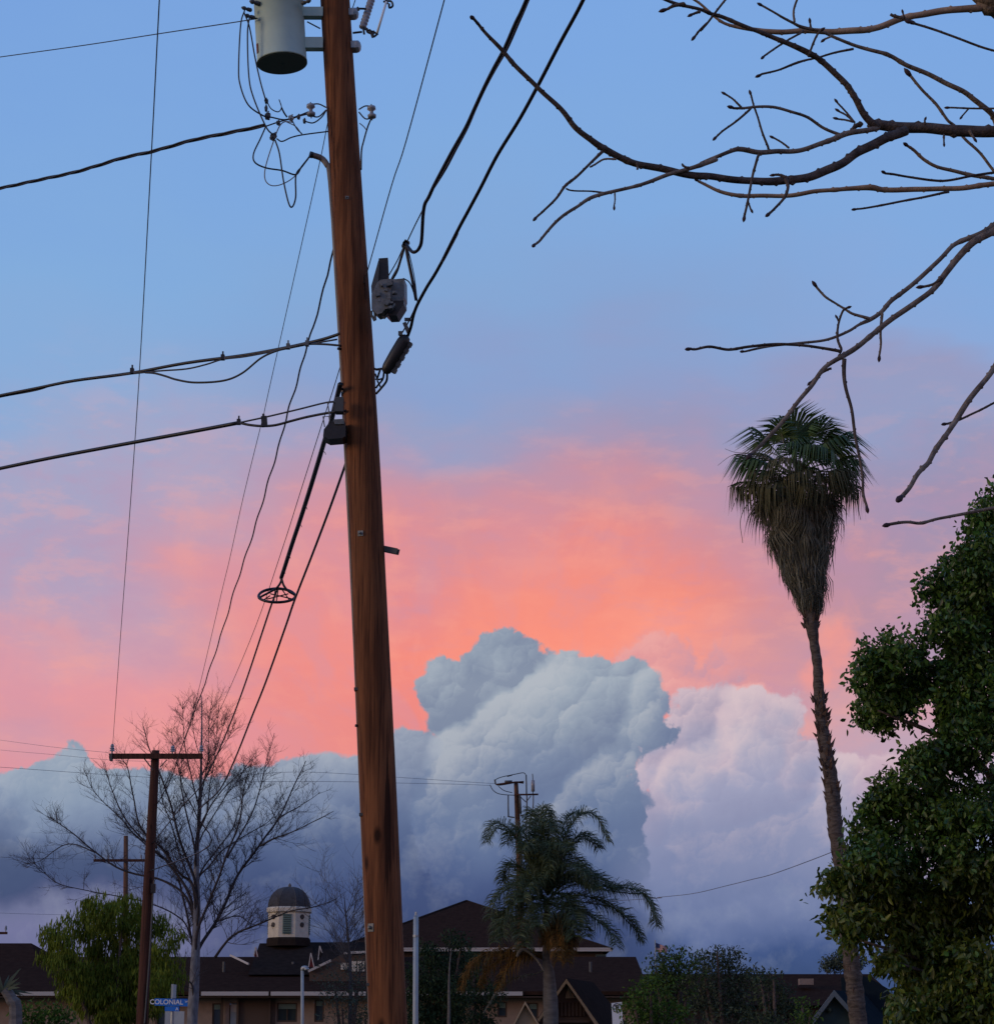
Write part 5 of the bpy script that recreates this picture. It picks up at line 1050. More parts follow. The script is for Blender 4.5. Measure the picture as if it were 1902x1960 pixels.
# ================================================================ bare tree at left
YT = 57.0
tb = at(370, 1960, YT); ct = thing('bare_tree', 'pale trunked leafless tree with fan of fine twigs behind the left utility pole', 'tree', (tb.x, YT, 0))
random.seed(31); rT_ = random.Random(31)
trk = T_([(298,1960,28),(308,1780,27),(318,1560,23),(326,1300,19),(322,1100,15),(330,900,11),(345,700,8),(350,450,6),(354,200,3.6),(350,70,1.8)])
P3 = [at(p[0], p[1], YT) for p in trk]; R3 = [p[2]*YT/FPX*1.1 for p in trk]
b = MB(); b.tube([Vector((P3[0].x-.05, YT, 0))]+P3, [.42]+R3, 14, smooth=6, wob=.03); b.build('trunk', [M_PALEBARK], ct, smooth=True)
HL = lambda pl: H_(pl); TL = lambda pl: T_(pl)
limbs = [
 (HL([(1430,1330),(1330,1050),(1250,750),(1180,540),(1100,350),(1058,200)]), 9, -.8), (HL([(1450,1200),(1390,900),(1345,700),(1330,560),(1342,440)]), 7, .9),
 (HL([(1400,1355),(1330,1280),(1200,1100),(1040,940),(980,700),(940,500),(908,445)]), 9, -1.3), (HL([(1380,1400),(1220,1180),(1100,1070),(930,880),(830,680),(772,460)]), 9, .8),
 (HL([(1200,1160),(1000,1000),(900,880),(700,680),(612,500)]), 5, -1), (HL([(1370,1450),(1200,1330),(900,1250),(700,1120),(560,1000),(430,900),(380,862)]), 8, 1.2),
 (HL([(1390,1690),(1290,1580),(1080,1490),(800,1430),(450,1359),(300,1240),(200,1160)]), 5, -.6), (HL([(700,1120),(500,1060),(300,1240-60),(180,1200)]), 4, .5),
 (HL([(1480,1290),(1600,1100),(1720,930),(1800,700),(1900,500)]), 6, .9), (HL([(1450,1000),(1560,760),(1700,600),(1850,480)]), 6, -1.1),
 (TL([(325,1560),(450,1350),(560,1110),(680,940),(800,770),(900,560),(952,450)]), 11, .8), (TL([(335,1420),(420,1200),(500,980),(570,780),(600,600),(640,470)]), 9, -1.0),
 (TL([(500,1010),(570,880),(640,760),(690,600),(720,470),(770,290)]), 6, .6), (TL([(690,940),(760,900),(850,870),(1000,800),(1110,740)]), 6, -.9), (TL([(800,780),(850,745),(900,720),(980,670),(1032,630)]), 4, .5),
 (TL([(430,1580),(480,1510),(540,1450),(680,1390),(850,1320),(1000,1290),(1130,1240)]), 8, -1.2), (TL([(450,1370),(560,1340),(640,1385),(720,1400)]), 4, .7),
 (TL([(300,1760),(270,1700),(230,1600),(190,1510),(150,1420)]), 6, -.7), (TL([(320,1600),(290,1450),(240,1200),(220,1120),(180,1040),(90,900)]), 9, .9),
 (TL([(330,900),(380,760),(400,600),(420,480),(440,300),(452,120)]), 5, .5), (TL([(340,760),(300,560),(260,400),(250,250),(240,110)]), 5, -.5), (TL([(330,950),(400,800),(500,640),(560,560),(640,440)]), 5, .9),
 (TL([(345,700),(380,500),(395,350),(400,200),(415,80)]), 4, .3), (TL([(350,480),(320,350),(300,200),(310,110)]), 3.5, -.3), (TL([(340,640),(420,450),(500,330),(540,240)]), 4, -.7), (TL([(345,560),(430,400),(470,280),(490,180)]), 3.5, .5), (TL([(330,800),(250,620),(200,420),(180,270)]), 4.5, -.9),
 (TL([(325,1150),(400,1050),(480,960),(640,860),(760,780),(820,640)]), 6, 1.3), (TL([(325,1250),(230,1000),(180,820),(120,640),(100,480)]), 6, -1.3)]
def twigs(parent_bm, p, d, L_, r, depth):
    n = 4; pts = [p]; dd = Vector(d)
    for k in range(n):
        dd = (dd+Vector((rT_.gauss(0, .08), rT_.gauss(0, .08), rT_.gauss(.08, .07)))).normalized(); pts.append(pts[-1]+dd*L_/n)
    parent_bm.tube(pts, [r*(1-.65*i/n) for i in range(n+1)], 3, caps=False)
    if depth > 0:
        for k in range(rT_.randint(3, 5)):
            t = rT_.uniform(.2, 1.0); i = min(n-1, int(t*n)); q = pts[i].lerp(pts[i+1], t*n-i) if t < 1 else pts[-1]
            ax = Vector((rT_.gauss(0, 1), rT_.gauss(0, 1)*.8, rT_.gauss(0, 1)*.5)).normalized(); nd_ = (dd+ax*.9).normalized()
            twigs(parent_bm, q, nd_, L_*rT_.uniform(.4, .7), r*.6, depth-1)
def trx(y):
    q = trk[::-1]
    for (x0, y0, _), (x1, y1, _) in zip(q, q[1:]):
        if y0 <= y <= y1: return x0+(x1-x0)*(y-y0)/(y1-y0)
    return q[-1][0]
for pl, w, dy in limbs:
    if abs(pl[0][0]-trx(pl[0][1])) < 34: pl = [(trx(pl[0][1]+70), pl[0][1]+70)]+list(pl); pl[1] = (pl[1][0]*.7+trx(pl[1][1])*.3, pl[1][1]) if abs(pl[1][0]-trx(pl[1][1])) < 14 else pl[1]
    P3 = [at(p[0], p[1], YT+dy*i/(len(pl)-1)) for i, p in enumerate(pl)]; n = len(P3); r0 = w*T_.s*YT/FPX*1.05
    a_, r_ = catmull(P3, [max(.007, r0*(1-.82*i/(n-1))) for i in range(n)], 6); a_ = [a_[0]]+[p+Vector((mn.noise(p*1.5), mn.noise(p*1.3+Vector((3, 3, 3))), mn.noise(p*1.4+Vector((9, 0, 0)))))*.022 for p in a_[1:]]
    b = MB(); b.tube(a_, r_, 7); lo_ = b.build('limb', M_TWIG if w < 8 else M_TWIG, ct, smooth=True)
    tb_ = MB(); tot = sum((a_[i+1]-a_[i]).length for i in range(len(a_)-1)); nt_ = int(tot*8.5)
    for k in range(nt_):
        t = rT_.uniform(.22, 1.0); i = min(len(a_)-2, int(t*(len(a_)-1))); q = a_[i]; dr = (a_[i+1]-a_[i]).normalized()
        ax = Vector((rT_.gauss(0, 1), rT_.gauss(0, .7), rT_.gauss(0, .6))).normalized(); d = (dr*.8+ax*.8+Vector((0, 0, .15))).normalized()
        twigs(tb_, q, d, rT_.uniform(.35, .95)*(1.1-.5*t), max(.0062, r_[i]*.38), 2 if t < .9 else 1)
    if tb_.v: struct(tb_.build('twigs', M_TWIG, lo_), 'stuff')

# grey fine bare tree by the lamp post
Yg = 56.0; q0 = at(*J_([(1510, 1450)])[0], Yg); gt2 = thing('bare_tree', 'small greyish bare tree just left of the thick pole', 'tree', (q0.x, Yg, 0)); b = MB()
b.tube([Vector((q0.x, Yg, 0))]+[at(*v, Yg) for v in J_([(1525,1450),(1530,1100),(1520,800),(1490,480),(1470,260)])], [.06, .055, .05, .035, .022, .008], 7, smooth=4); b.build('trunk', M_TWIGG, gt2); b = MB()
for k in range(46):
    y = rT_.uniform(420, 1150); x = 1490+(y-480)*.05; p = at(*J_([(x, y)])[0], Yg); sg = rT_.choice((-1, 1)); d = Vector((sg*rT_.uniform(.25, .9), rT_.gauss(0, .5), rT_.uniform(.6, 1.2))).normalized(); twigs(b, p, d, rT_.uniform(.5, 1.5), .009, 2)
struct(b.build('twigs', M_TWIGG, gt2), 'stuff')
rg4 = np.random.default_rng(77)
def shrub(name, label, cat, lst, Y, dens, sig, per, size, elong, down, m_, seed, dy=.4, shell=.3, zs=1.0, stem=True, group=None, mat2=None):
    pb = pxblobs(lst, Y, dy, seed); dens *= 3.4; rg_ = np.random.default_rng(seed); p = blob_points(rg_, pb, dens, sig, per, zs, shell)
    p = p[p[:, 2] > .05]; cx = np.mean([c[0] for c, r in pb]); t = thing(name, label, cat, (cx, Y, 0), group)
    if mat2 is None: struct(quad_mesh('foliage', leaves_at(rg_, p, size, elong, down), 6, LF, m_, t, t.location), 'stuff')
    else:
        k = rg_.random(len(p)) < .5; struct(quad_mesh('foliage', leaves_at(rg_, p[k], size, elong, down), 6, LF, m_, t, t.location), 'stuff'); struct(quad_mesh('foliage', leaves_at(rg_, p[~k], size, elong, down), 6, LF, mat2, t, t.location), 'stuff')
    b = MB()
    if stem:
        for c, r in pb[::max(1, len(pb)//4)]: b.tube([Vector((cx, Y, 0)), Vector((cx*.6+c[0]*.4, Y, c[2]*.5)), Vector(c)], [.09, .06, .02], 6, smooth=3)
        b.build('trunk', M_BARKD, t)
    return t
shrub('bushy_shrub', 'thin grey brown bush under the small bare tree', 'shrub', [(640,1880,42),(680,1900,45),(655,1930,45),(690,1850,30)], 56, 46, .13, 9, .07, 3, .2, M_GREYLEAF, 41, shell=.2)
# pepper tree
shrub('weeping_tree', 'bright green weeping leafy tree behind the left utility pole', 'tree', [(108,1785,24),(112,1815,34),(130,1840,34),(150,1770,28),(190,1745,38),(235,1745,36),(190,1790,42),(150,1880,36),(185,1880,48),(235,1860,52),(215,1920,44),(165,1920,26),(275,1840,40),(310,1830,34),(300,1770,24),(335,1800,16),(270,1760,26),(250,1800,40),(300,1890,40),(330,1870,22),(225,1950,30),(270,1920,34)], 53.5, 62, .10, 24, .15, 5.5, 1.5, M_PEPPER, 51, dy=.9, shell=.35)
# low planting along the bottom, left to right
yk = thing('spiky_plant', 'spiky palm like plant on a pale trunk in the bottom left corner', 'plant', (at(28, 1900, 44).x, 44, 0))
b = MB(); b.tube([Vector((at(30, 1900, 44).x, 44, 0)), at(30, 1950, 44), at(22, 1915, 44), at(10, 1895, 44)], [.16, .13, .12, .1], 9, smooth=4); b.build('trunk', M_GTRUNK, yk)
for k in range(26):
    a = random.uniform(0, PI*1.05)-.1; p = at(6, 1898, 44); q = random.uniform(-.7, .7); d = Vector((math.cos(a)*math.cos(q), math.sin(q), math.sin(a)*math.cos(q))); L_ = random.uniform(.35, .62); s_ = d.cross(Vector((0, 1, 0))).normalized()*.022; b = MB()
    b.add([tuple(p-s_), tuple(p+s_), tuple(p+d*L_*.5+s_*1.2), tuple(p+d*L_*.5-s_*1.2), tuple(p+d*L_-Vector((0, 0, .06)))], [(0, 1, 2, 3), (3, 2, 4)]); b.build('leaf', M_GREYLEAF, yk)
shrub('bushy_shrub', 'dark green bush at the bottom left beside the spiky plant', 'shrub', [(60,1945,32),(95,1950,34),(130,1960,26),(40,1965,24)], 46, 60, .10, 14, .09, 2.5, .2, M_SHRUBG, 61)
shrub('bushy_shrub', 'dim bush below the building windows right of the bare trunk', 'shrub', [(700,1950,18),(672,1955,14),(690,1940,12)], 57, 60, .08, 14, .07, 2.5, .2, M_SHRUB, 62)
shrub('clipped_conifer', 'dark green dense conifer just right of the pale steel post', 'tree', [(820,1830,28),(835,1870,40),(820,1910,42),(845,1940,42),(800,1950,36),(870,1840,28),(885,1800,17),(872,1890,36),(790,1860,18),(862,1795,14),(852,1960,40),(785,1905,20)], 66, 60, .12, 20, .10, 3, .5, M_CONIF, 63, shell=.25)
shrub('bushy_shrub', 'dark bush behind the feather palm trunk and low gable', 'shrub', [(905,1850,30),(930,1900,34),(905,1930,36),(925,1960,30)], 68, 50, .12, 18, .10, 3, .5, M_CONIF, 64, shell=.25)
b = MB(); st = [at(*q, 63) for q in K_([(600,1500),(603,1300),(602,1080),(610,900),(625,760)])]; b.tube([Vector((st[0].x, 63, 0))]+st, [.06, .05, .045, .03, .02, .012], 6, smooth=3); tag(b.build('young_tree', M_GTRUNK, origin=(st[0].x, 63, 0)), 'slim pale stem in front of the dark conifer', 'tree')
shrub('bushy_shrub', 'bright green bush beside the no parking sign', 'shrub', [(1215,1925,28),(1245,1900,34),(1262,1945,34),(1225,1965,30),(1290,1950,30)], 45, 70, .10, 16, .085, 2.6, .2, M_SHRUBG, 65)
shrub('bushy_shrub', 'tall olive bush with upright tips under the flag', 'shrub', [(1255,1858,24),(1285,1850,30),(1300,1885,40),(1262,1885,30),(1320,1850,26),(1268,1835,10),(1300,1828,9)], 50, 60, .10, 16, .085, 2.6, .0, M_SHRUB, 66, mat2=M_SHRUBG)
shrub('bushy_shrub', 'wide greyish bush with feathery top in front of the far roof', 'shrub', [(1345,1850,28),(1380,1845,30),(1410,1850,28),(1340,1890,40),(1390,1900,46),(1430,1890,34),(1360,1940,44),(1420,1945,42),(1345,1828,10),(1372,1822,10),(1405,1824,9),(1445,1870,16)], 52, 56, .11, 16, .085, 2.8, -.1, M_SHRUB, 67, shell=.2, mat2=M_GREYLEAF)
shrub('bushy_shrub', 'dark bush sloping down toward the blue gabled house', 'shrub', [(1470,1900,30),(1500,1920,32),(1460,1945,38),(1520,1950,28),(1480,1970,34),(1455,1870,16),(1480,1866,9)], 48, 60, .10, 16, .085, 2.6, .1, M_SHRUB, 68)
shrub('distant_tree', 'small hazy green tree behind the fan palm trunk', 'tree', [(1595,1846,18),(1615,1842,20),(1580,1850,11),(1640,1840,16)], 96, 60, .12, 18, .12, 2.6, .1, M_GREYLEAF, 69)
shrub('bushy_shrub', 'low olive bush left of the blue gable', 'shrub', [(1535,1925,16),(1550,1940,18),(1530,1955,18)], 44, 60, .08, 14, .08, 2.6, .2, M_SHRUBG, 70)

# ================================================================ buildings
def slab(name, pts, th, m_, parent):
    """roof plane or wall panel with thickness th pushed back from the viewer / down"""
    b = MB(); n = (Vector(pts[1])-Vector(pts[0])).cross(Vector(pts[2])-Vector(pts[0])).normalized(); b.prism(pts, n*th); return b.build(name, m_, parent)
def zat(y, Y): return at(951, y, Y).z
def xat(x, y, Y): return at(x, y, Y).x
YA = 74.0; ze = zat(1902, YA); zr = zat(1832, YA+6.2)
A = thing('school_building', 'long low brown roofed building with cream fascia running along the bottom', 'building', (xat(500, 1900, YA), YA, 0))
xl, xr_ = xat(-200, 1900, YA), xat(1240, 1900, YA)
slab('roof', [(xl, YA-.7, ze+.05), (xr_, YA-.7, ze+.05), (xr_, YA+6.2, zr), (xl, YA+6.2, zr)], -.12, M_ROOF, A)
slab('roof', [(xl, YA+13, ze+.05), (xr_, YA+13, ze+.05), (xr_, YA+6.25, zr), (xl, YA+6.25, zr)], .12, M_ROOF, A)
# raised left end of the roof
zl = zat(1806, YA+7.5); x0, x1 = xat(-200, 1806, YA+7.5), xat(60, 1806, YA+7.5); x2 = xat(105, 1832, YA+6)
b = MB(); b.add([(x0, YA+7.5, zl), (x1, YA+7.5, zl), (x2+.6, YA+2, ze+.2), (x0, YA+2, ze+.2), (x0, YA+12, zl-1.2), (x2+.6, YA+12, zl-1.2)], [(0, 1, 2, 3), (0, 4, 5, 1), (1, 5, 2)]); b.build('roof', M_ROOF, A)
zf = ze-.02
def fascia(xa, xb, Y=YA-.72, z=None, h=.13): b = MB(); z = zf if z is None else z; b.box(((xa+xb)/2, Y, z-h/2+.06), (xb-xa, .05, h)); return b.build('fascia', M_FASCIA, A)
for a, c_ in ((30, 112), (385, 514), (518, 700), (740, 1000)): fascia(xat(a, 1902, YA-.72), xat(c_, 1902, YA-.72))
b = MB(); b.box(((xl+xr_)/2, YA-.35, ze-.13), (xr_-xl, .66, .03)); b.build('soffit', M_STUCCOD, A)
# front wall between openings
ops = []   # (x0, x1, ytop, ybottom, kind) in frame units
for o_ in ((300,345,1916,1990,'g'),(406.5,424.5,1921,1990,'g'),(439,460,1920,1954,'d'),(530,569,1920,1957,'g'),(602,620,1914,1957,'g'),(952,970,1918,1948,'g'),(1010,1030,1920,1950,'g'),(865,880,1920,1965,'g')): ops.append(o_)
ops.sort(); wx = xl; wb = MB(); Yw = YA; wt = ze-.12
for (a, c_, y0, y1, k) in ops:
    xa, xb = xat(a, 1930, Yw), xat(c_, 1930, Yw); z1, z0 = zat(y0, Yw), max(.05, zat(y1, Yw))
    if k == 'd': z0 = .05
    wb.box(((wx+xa)/2, Yw+.1, wt/2), (xa-wx, .2, wt)); wb.box(((xa+xb)/2, Yw+.1, (z1+wt)/2), (xb-xa, .2, wt-z1)); 
    if z0 > .1: wb.box(((xa+xb)/2, Yw+.1, z0/2), (xb-xa, .2, z0))
    wx = xb
    if k == 'g':
        w_ = MB()
        for zz in (z0+.03, z1-.03): w_.box(((xa+xb)/2, Yw+.05, zz), (xb-xa-.006, .06, .05))
        for xx in (xa+.025, xb-.025): w_.box((xx, Yw+.05, (z0+z1)/2), (.045, .055, z1-z0-.11))
        if xb-xa > .4: w_.box(((xa+xb)/2, Yw+.05, (z0+z1)/2), (.035, .05, z1-z0-.11))
        fo = w_.build('window', M_STUCCOD, A); g_ = MB(); g_.box(((xa+xb)/2, Yw+.09, (z0+z1)/2), (xb-xa-.02, .01, z1-z0-.02)); g_.build('pane', M_GLASS, fo)
        g_ = MB(); g_.box(((xa+xb)/2, Yw+.03, z1-.12), (xb-xa-.1, .02, .16)); g_.build('transom', M_TEAL, fo)
    else:
        g_ = MB(); g_.box(((xa+xb)/2, Yw+.09, (z0+z1)/2), (xb-xa-.06, .03, z1-z0-.04)); do = g_.build('door', M_SIGNG, A); g_ = MB(); g_.box(((xa+xb)/2, Yw+.06, z1-.18), (xb-xa-.08, .02, .24)); g_.build('transom', M_FASCIA, do)
wb.box(((wx+xr_)/2, Yw+.1, wt/2), (xr_-wx, .2, wt)); wb.build('wall', M_STUCCO, A)
b = MB(); b.box(((xl+xr_)/2, YA+12.5, wt/2), (xr_-xl, .2, wt)); b.box((xl+.1, YA+6.5, wt/2), (.2, 11.5, wt)); b.box((xr_-.1, YA+6.5, wt/2), (.2, 11.5, wt)); b.build('wall', M_STUCCO, A)
for x in (516, 455, 425, 888, 300): b = MB(); xx = xat(x, 1930, YA-.1); b.box((xx, YA-.1, wt/2), (.07, .07, wt)); b.build('downpipe', M_STUCCOD, A)
# flat dark panel at the centre, shade of a recess put into its colour
b = MB(); b.box((xat(492, 1930, YA-.05), YA-.03, wt/2), (xat(528, 1930, YA)-xat(458, 1930, YA), .04, wt-.12)); b.build('recess_shade_panel', M_STUCCOD, A)
# small white rake on the ridge and slim gable finials
b = MB(); b.tube([at(441, 1829, YA+3), at(476, 1846, YA+2.4)], .045, 4); b.build('rake_board', M_FASCIA, A)

# hipped block carrying the cupola
YC = 76.0; Cb = thing('cupola_building', 'brown roofed block topped by a cream cupola with dark dome', 'building', (xat(552, 1800, YC+3), YC+3, 0))
zt = zat(1806, YC+3); zb_ = zat(1866, YC); 
pt = [(xat(497, 1806, YC+3), YC+3, zt), (xat(594, 1806, YC+3), YC+3, zt)]; pb_ = [(xat(475, 1866, YC), YC, zb_), (xat(612, 1866, YC), YC, zb_)]; pk = [(xat(475, 1866, YC)-.2, YC+7, zb_-.2), (xat(612, 1866, YC)+.2, YC+7, zb_-.2)]
b = MB(); b.add([pt[0], pt[1], pb_[1], pb_[0], pk[0], pk[1]], [(0, 3, 2, 1), (0, 1, 5, 4), (0, 4, 3), (1, 2, 5)]); b.build('roof', M_ROOFD, Cb)
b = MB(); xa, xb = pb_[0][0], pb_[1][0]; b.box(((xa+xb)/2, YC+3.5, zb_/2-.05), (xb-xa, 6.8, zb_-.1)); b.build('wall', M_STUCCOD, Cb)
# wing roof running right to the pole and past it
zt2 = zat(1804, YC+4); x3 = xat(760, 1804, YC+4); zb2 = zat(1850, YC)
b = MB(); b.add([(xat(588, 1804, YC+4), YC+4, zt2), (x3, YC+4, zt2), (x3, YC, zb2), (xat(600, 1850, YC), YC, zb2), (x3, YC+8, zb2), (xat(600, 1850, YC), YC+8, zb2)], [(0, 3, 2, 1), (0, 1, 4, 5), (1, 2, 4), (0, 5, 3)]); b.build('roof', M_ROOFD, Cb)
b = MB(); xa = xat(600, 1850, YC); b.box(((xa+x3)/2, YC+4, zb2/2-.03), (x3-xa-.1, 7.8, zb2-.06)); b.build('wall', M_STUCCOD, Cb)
# dormer edges: slim white rakes with red infill
for pl, red in (((1165,800),(1145,930),(1195,930)), 1), (((1247,735),(1232,865),(1270,800)), 0), (((655,745),(640,830),(675,835)), 1):
    q = [at(*v, YC-.6) for v in J_(list(pl))]; b = MB(); b.prism([q[0], q[1], q[2]], (0, .3, 0)); d_ = b.build('dormer', M_REDT if red else M_ROOFD, Cb); b = MB()
    b.tube([q[0]+Vector((0, -.03, 0)), q[1]+Vector((0, -.03, 0))], .022, 4); b.tube([q[0]+Vector((0, -.03, 0)), q[2]+Vector((0, -.03, 0))], .022, 4); b.build('rake_board', M_FASCIA, d_)
# entrance gable with cream slats left of the pole
b = MB(); pr = [at(*v, YC-.8) for v in J_([(1150,1060),(1150,965),(1240,910),(1350,868),(1470,800),(1700,795),(1700,1060)])]; b.prism(pr, (0, .3, 0)); b.build('entrance_gable', M_STUCCOD, Cb)
for pl in ([(1140,968),(1350,868)], [(1465,802),(1560,795)], [(1545,795),(1700,790)]): b = MB(); b.tube([at(*v, YC-.9) for v in J_(pl)], .055, 4); b.build('rake_board', M_FASCIA, Cb)
for x in (1452, 1475, 1500, 1525, 1552, 1572, 1600, 1622, 1650): b = MB(); c = at(*J_([(x, 922)])[0], YC-.88); b.box(c, (.07, .05, .34 if x > 1540 else .22)); b.build('slat', M_CREAM, Cb)
# cupola
YU = YC+3.0; cc = at(552.5, 1792, YU); cu = thing('cupola', 'cream cupola with teal louvre and dark ribbed dome above the roofs', 'cupola', cc); s = YU/FPX*.96
zz = lambda y: at(552, y, YU).z-cc.z
Mx = Matrix.Translation(cc) @ Matrix.Rotation(PI/8, 4, 'Z')
b = MB(); b.lathe([(45*s, zz(1812)), (45*s, zz(1800)), (43.5*s, zz(1797))], Mx, 8); b.build('base', M_ROOFD, cu)
b = MB(); b.lathe([(42.5*s, zz(1796)), (42.5*s, zz(1748))], Mx, 8); b.build('drum', M_CREAM, cu)
b = MB(); b.lathe([(43*s, zz(1749)), (46*s, zz(1747)), (46*s, zz(1740)), (44.5*s, zz(1738)), (42*s, zz(1737))], Mx, 8); b.build('cornice', M_CREAM, cu)
rd = 43.5*s; hd = zz(1698)-zz(1738); b = MB(); b.lathe([(rd*math.cos(t*PI/2)**.85+.001, zz(1738)+hd*math.sin(t*PI/2)) for t in [i/10 for i in range(11)]], Mx, 8); dm = b.build('dome', M_DOME, cu)
b = MB()
for k in range(8):
    q = 2*PI*k/8+PI/8; b.tube([cc+Vector((math.cos(q)*rd*math.cos(t*PI/2)**.85*1.005, math.sin(q)*rd*math.cos(t*PI/2)**.85*1.005, zz(1738)+hd*math.sin(t*PI/2))) for t in [i/8 for i in range(9)]], .009, 4)
b.lathe([(.06, zz(1699)), (.05, zz(1694)), (.01, zz(1691))], Matrix.Translation(cc), 8); b.build('dome_rib', M_DOMEL, dm)
rw = 42.5*s*math.cos(PI/8)
for k in range(8):
    q = 2*PI*k/8; d = Vector((math.cos(q), math.sin(q), 0)); Mf = frame(cc+d*(rw+.01), d, (0, 0, 1))
    if abs(q-1.5*PI) < .01 or k % 2 == 0:
        b = MB(); h = zz(1752)-zz(1790); b.box(Mf @ Vector((zz(1771), 0, 0)), (h, .30, .03), Mf.to_3x3()); lv = b.build('louvre', M_TEAL, cu); b = MB()
        for j in range(9): b.box(Mf @ Vector((zz(1790)+h*(j+.5)/9, 0, .02)), (.02, .26, .03), Mf.to_3x3())
        b.build('louvre_blade', M_TEALW, lv)
    else:
        for hy in (1757, 1772): b = MB(); M2 = Mf @ Matrix.Translation((zz(hy), 0, 0)); b.lathe([(.085, -.01), (.085, .02)], M2, 12); b.build('round_vent', M_BLACKP, cu)

# large hipped roof block behind the palm
YH = 98.0; Hb = thing('hipped_building', 'tall brown hipped roof building behind the feather palm', 'building', (xat(950, 1800, YH+6), YH+6, 0))
ze2 = zat(1817, YH); pkx = at(893, 1725, YH+6.5); xL, xR = xat(640, 1817, YH), xat(1172, 1817, YH); rp_ = at(1030, 1762, YH+6.5)
rr2 = at(1128, 1790, YH+3); 
b = MB(); vsx = [(xL, YH, ze2), (xR, YH, ze2), (xR, YH+13, ze2), (xL, YH+13, ze2), tuple(pkx), (pkx.x+.05, pkx.y, pkx.z)]; b.add(vsx[:5], [(0, 1, 4), (1, 2, 4), (2, 3, 4), (3, 0, 4), (3, 2, 1, 0)]); b.build('roof', M_ROOF, Hb)
b = MB(); 
for (p, q) in ((vsx[0], vsx[4]), (vsx[1], vsx[4])): b.tube([Vector(p), Vector(q)], .06, 5)
b.build('ridge_cap', M_ROOFD, Hb)
b = MB(); b.box(((xL+xR)/2, YH+.05, ze2-.02), (xR-xL, .08, .16)); b.build('fascia', M_FASCIA, Hb)
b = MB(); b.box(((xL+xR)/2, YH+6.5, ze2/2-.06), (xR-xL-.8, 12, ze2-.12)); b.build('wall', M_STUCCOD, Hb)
for x, w in ((900, 26), (1150, 20)): b = MB(); xa = xat(x, 1850, YH+.45); b.box((xa, YH+.49, zat(1845, YH+.45)), (w*YH/FPX, .06, .8)); wo_ = b.build('window', M_TEAL, Hb); b = MB(); b.box((xa, YH+.45, zat(1845, YH+.45)), (w*YH/FPX*.85, .03, .7)); b.build('pane', M_GLASS, wo_)
# secondary raised roof step between pole and ridge
# gabled cottage on the right of the palm
YD = 58.0; Db = thing('gabled_house', 'cottage with charcoal roof and pale trimmed brown gable at bottom centre', 'house', (xat(1090, 1900, YD), YD, 0))
ap = at(*K_([(1680, 1032)])[0], YD); rbt = at(1166, 1990, YD); lbt = at(1000, 1990, YD); zE = min(rbt.z, lbt.z)
rz = Vector((ap.x+1.1, YD+9, ap.z+.16))
b = MB(); b.prism([ap+Vector((0, -.25, 0)), rbt+Vector((0, -.25, 0)), rbt+Vector((1.3, 9, .1)), rz+Vector((0, 0, 0))], (0, 0, -.09)); b.build('roof', M_ROOFD, Db)
b = MB(); b.prism([ap+Vector((0, -.25, 0)), lbt+Vector((0, -.25, 0)), lbt+Vector((1.1, 9, .1)), rz], (0, 0, -.09)); b.build('roof', M_ROOFD, Db)
b = MB(); b.prism([ap+Vector((0, 0, -.1)), Vector((rbt.x-.12, YD, rbt.z)), Vector((rbt.x-.12, YD, 0)), Vector((lbt.x+.12, YD, 0)), Vector((lbt.x+.12, YD, lbt.z))], (0, .15, 0)); b.build('gable_wall', M_STUCCOD, Db)
b = MB(); b.box(((lbt.x+rbt.x)/2+.5, YD+4.6, lbt.z/2-.1), (rbt.x-lbt.x-.3, 8.8, lbt.z-.25)); b.build('wall', M_STUCCO, Db)
for e in (rbt, lbt):
    b = MB(); p_, q_ = ap+Vector((0, -.3, -.02)), e+Vector((0, -.3, -.02)); b.prism([p_, q_, q_+Vector((0, 0, -.11)), p_+Vector((0, 0, -.11))], (0, .05, 0)); b.build('rake_board', M_TAN, Db)
b = MB(); b.prism([at(*v, YD-.03) for v in K_([(1700,1110),(1768,1215),(1672,1218)])], (0, .05, 0)); b.build('gable_panel', M_TAN, Db)
for k in range(16):
    b = MB(); c = at(*K_([(1590+k*17, 1320)])[0], YD-.04)
    b.box(c, (.045, .03, .34)); b.build('siding_board', M_STUCCOD if k % 2 else M_ROOF, Db)
b = MB(); b.box(at(*K_([(1720, 1432)])[0], YD-.1), (.95, .16, .05)); b.build('ledge', M_STUCCOD, Db)
# nearer little gable
YE = 52.0; Eb = thing('porch_gable', 'small pale edged gable peeking up left of the cottage', 'porch', (xat(1005, 1940, YE), YE, 0))
ap = at(*K_([(1303, 1245)])[0], YE); r2 = at(1040, 1975, YE); l2_ = at(975, 1975, YE); rzz = Vector((ap.x+.1, YE+2.8, ap.z))
for e in (r2, l2_): b = MB(); b.prism([ap, e, e+Vector((.1, 2.8, 0)), rzz], (0, 0, -.07)); b.build('roof', M_ROOFD, Eb)
b = MB(); b.prism([ap+Vector((0, .1, -.08)), Vector((r2.x-.05, YE+.1, r2.z)), Vector((r2.x-.05, YE+.1, 0)), Vector((l2_.x+.05, YE+.1, 0)), Vector((l2_.x+.05, YE+.1, l2_.z))], (0, .1, 0)); b.build('gable_wall', M_TAN, Eb)
for e in (r2, l2_): b = MB(); p_, q_ = ap+Vector((0, -.05, 0)), e+Vector((0, -.05, 0)); b.prism([p_, q_, q_+Vector((0, 0, -.07)), p_+Vector((0, 0, -.07))], (0, .05, 0)); b.build('rake_board', M_TAN, Eb)
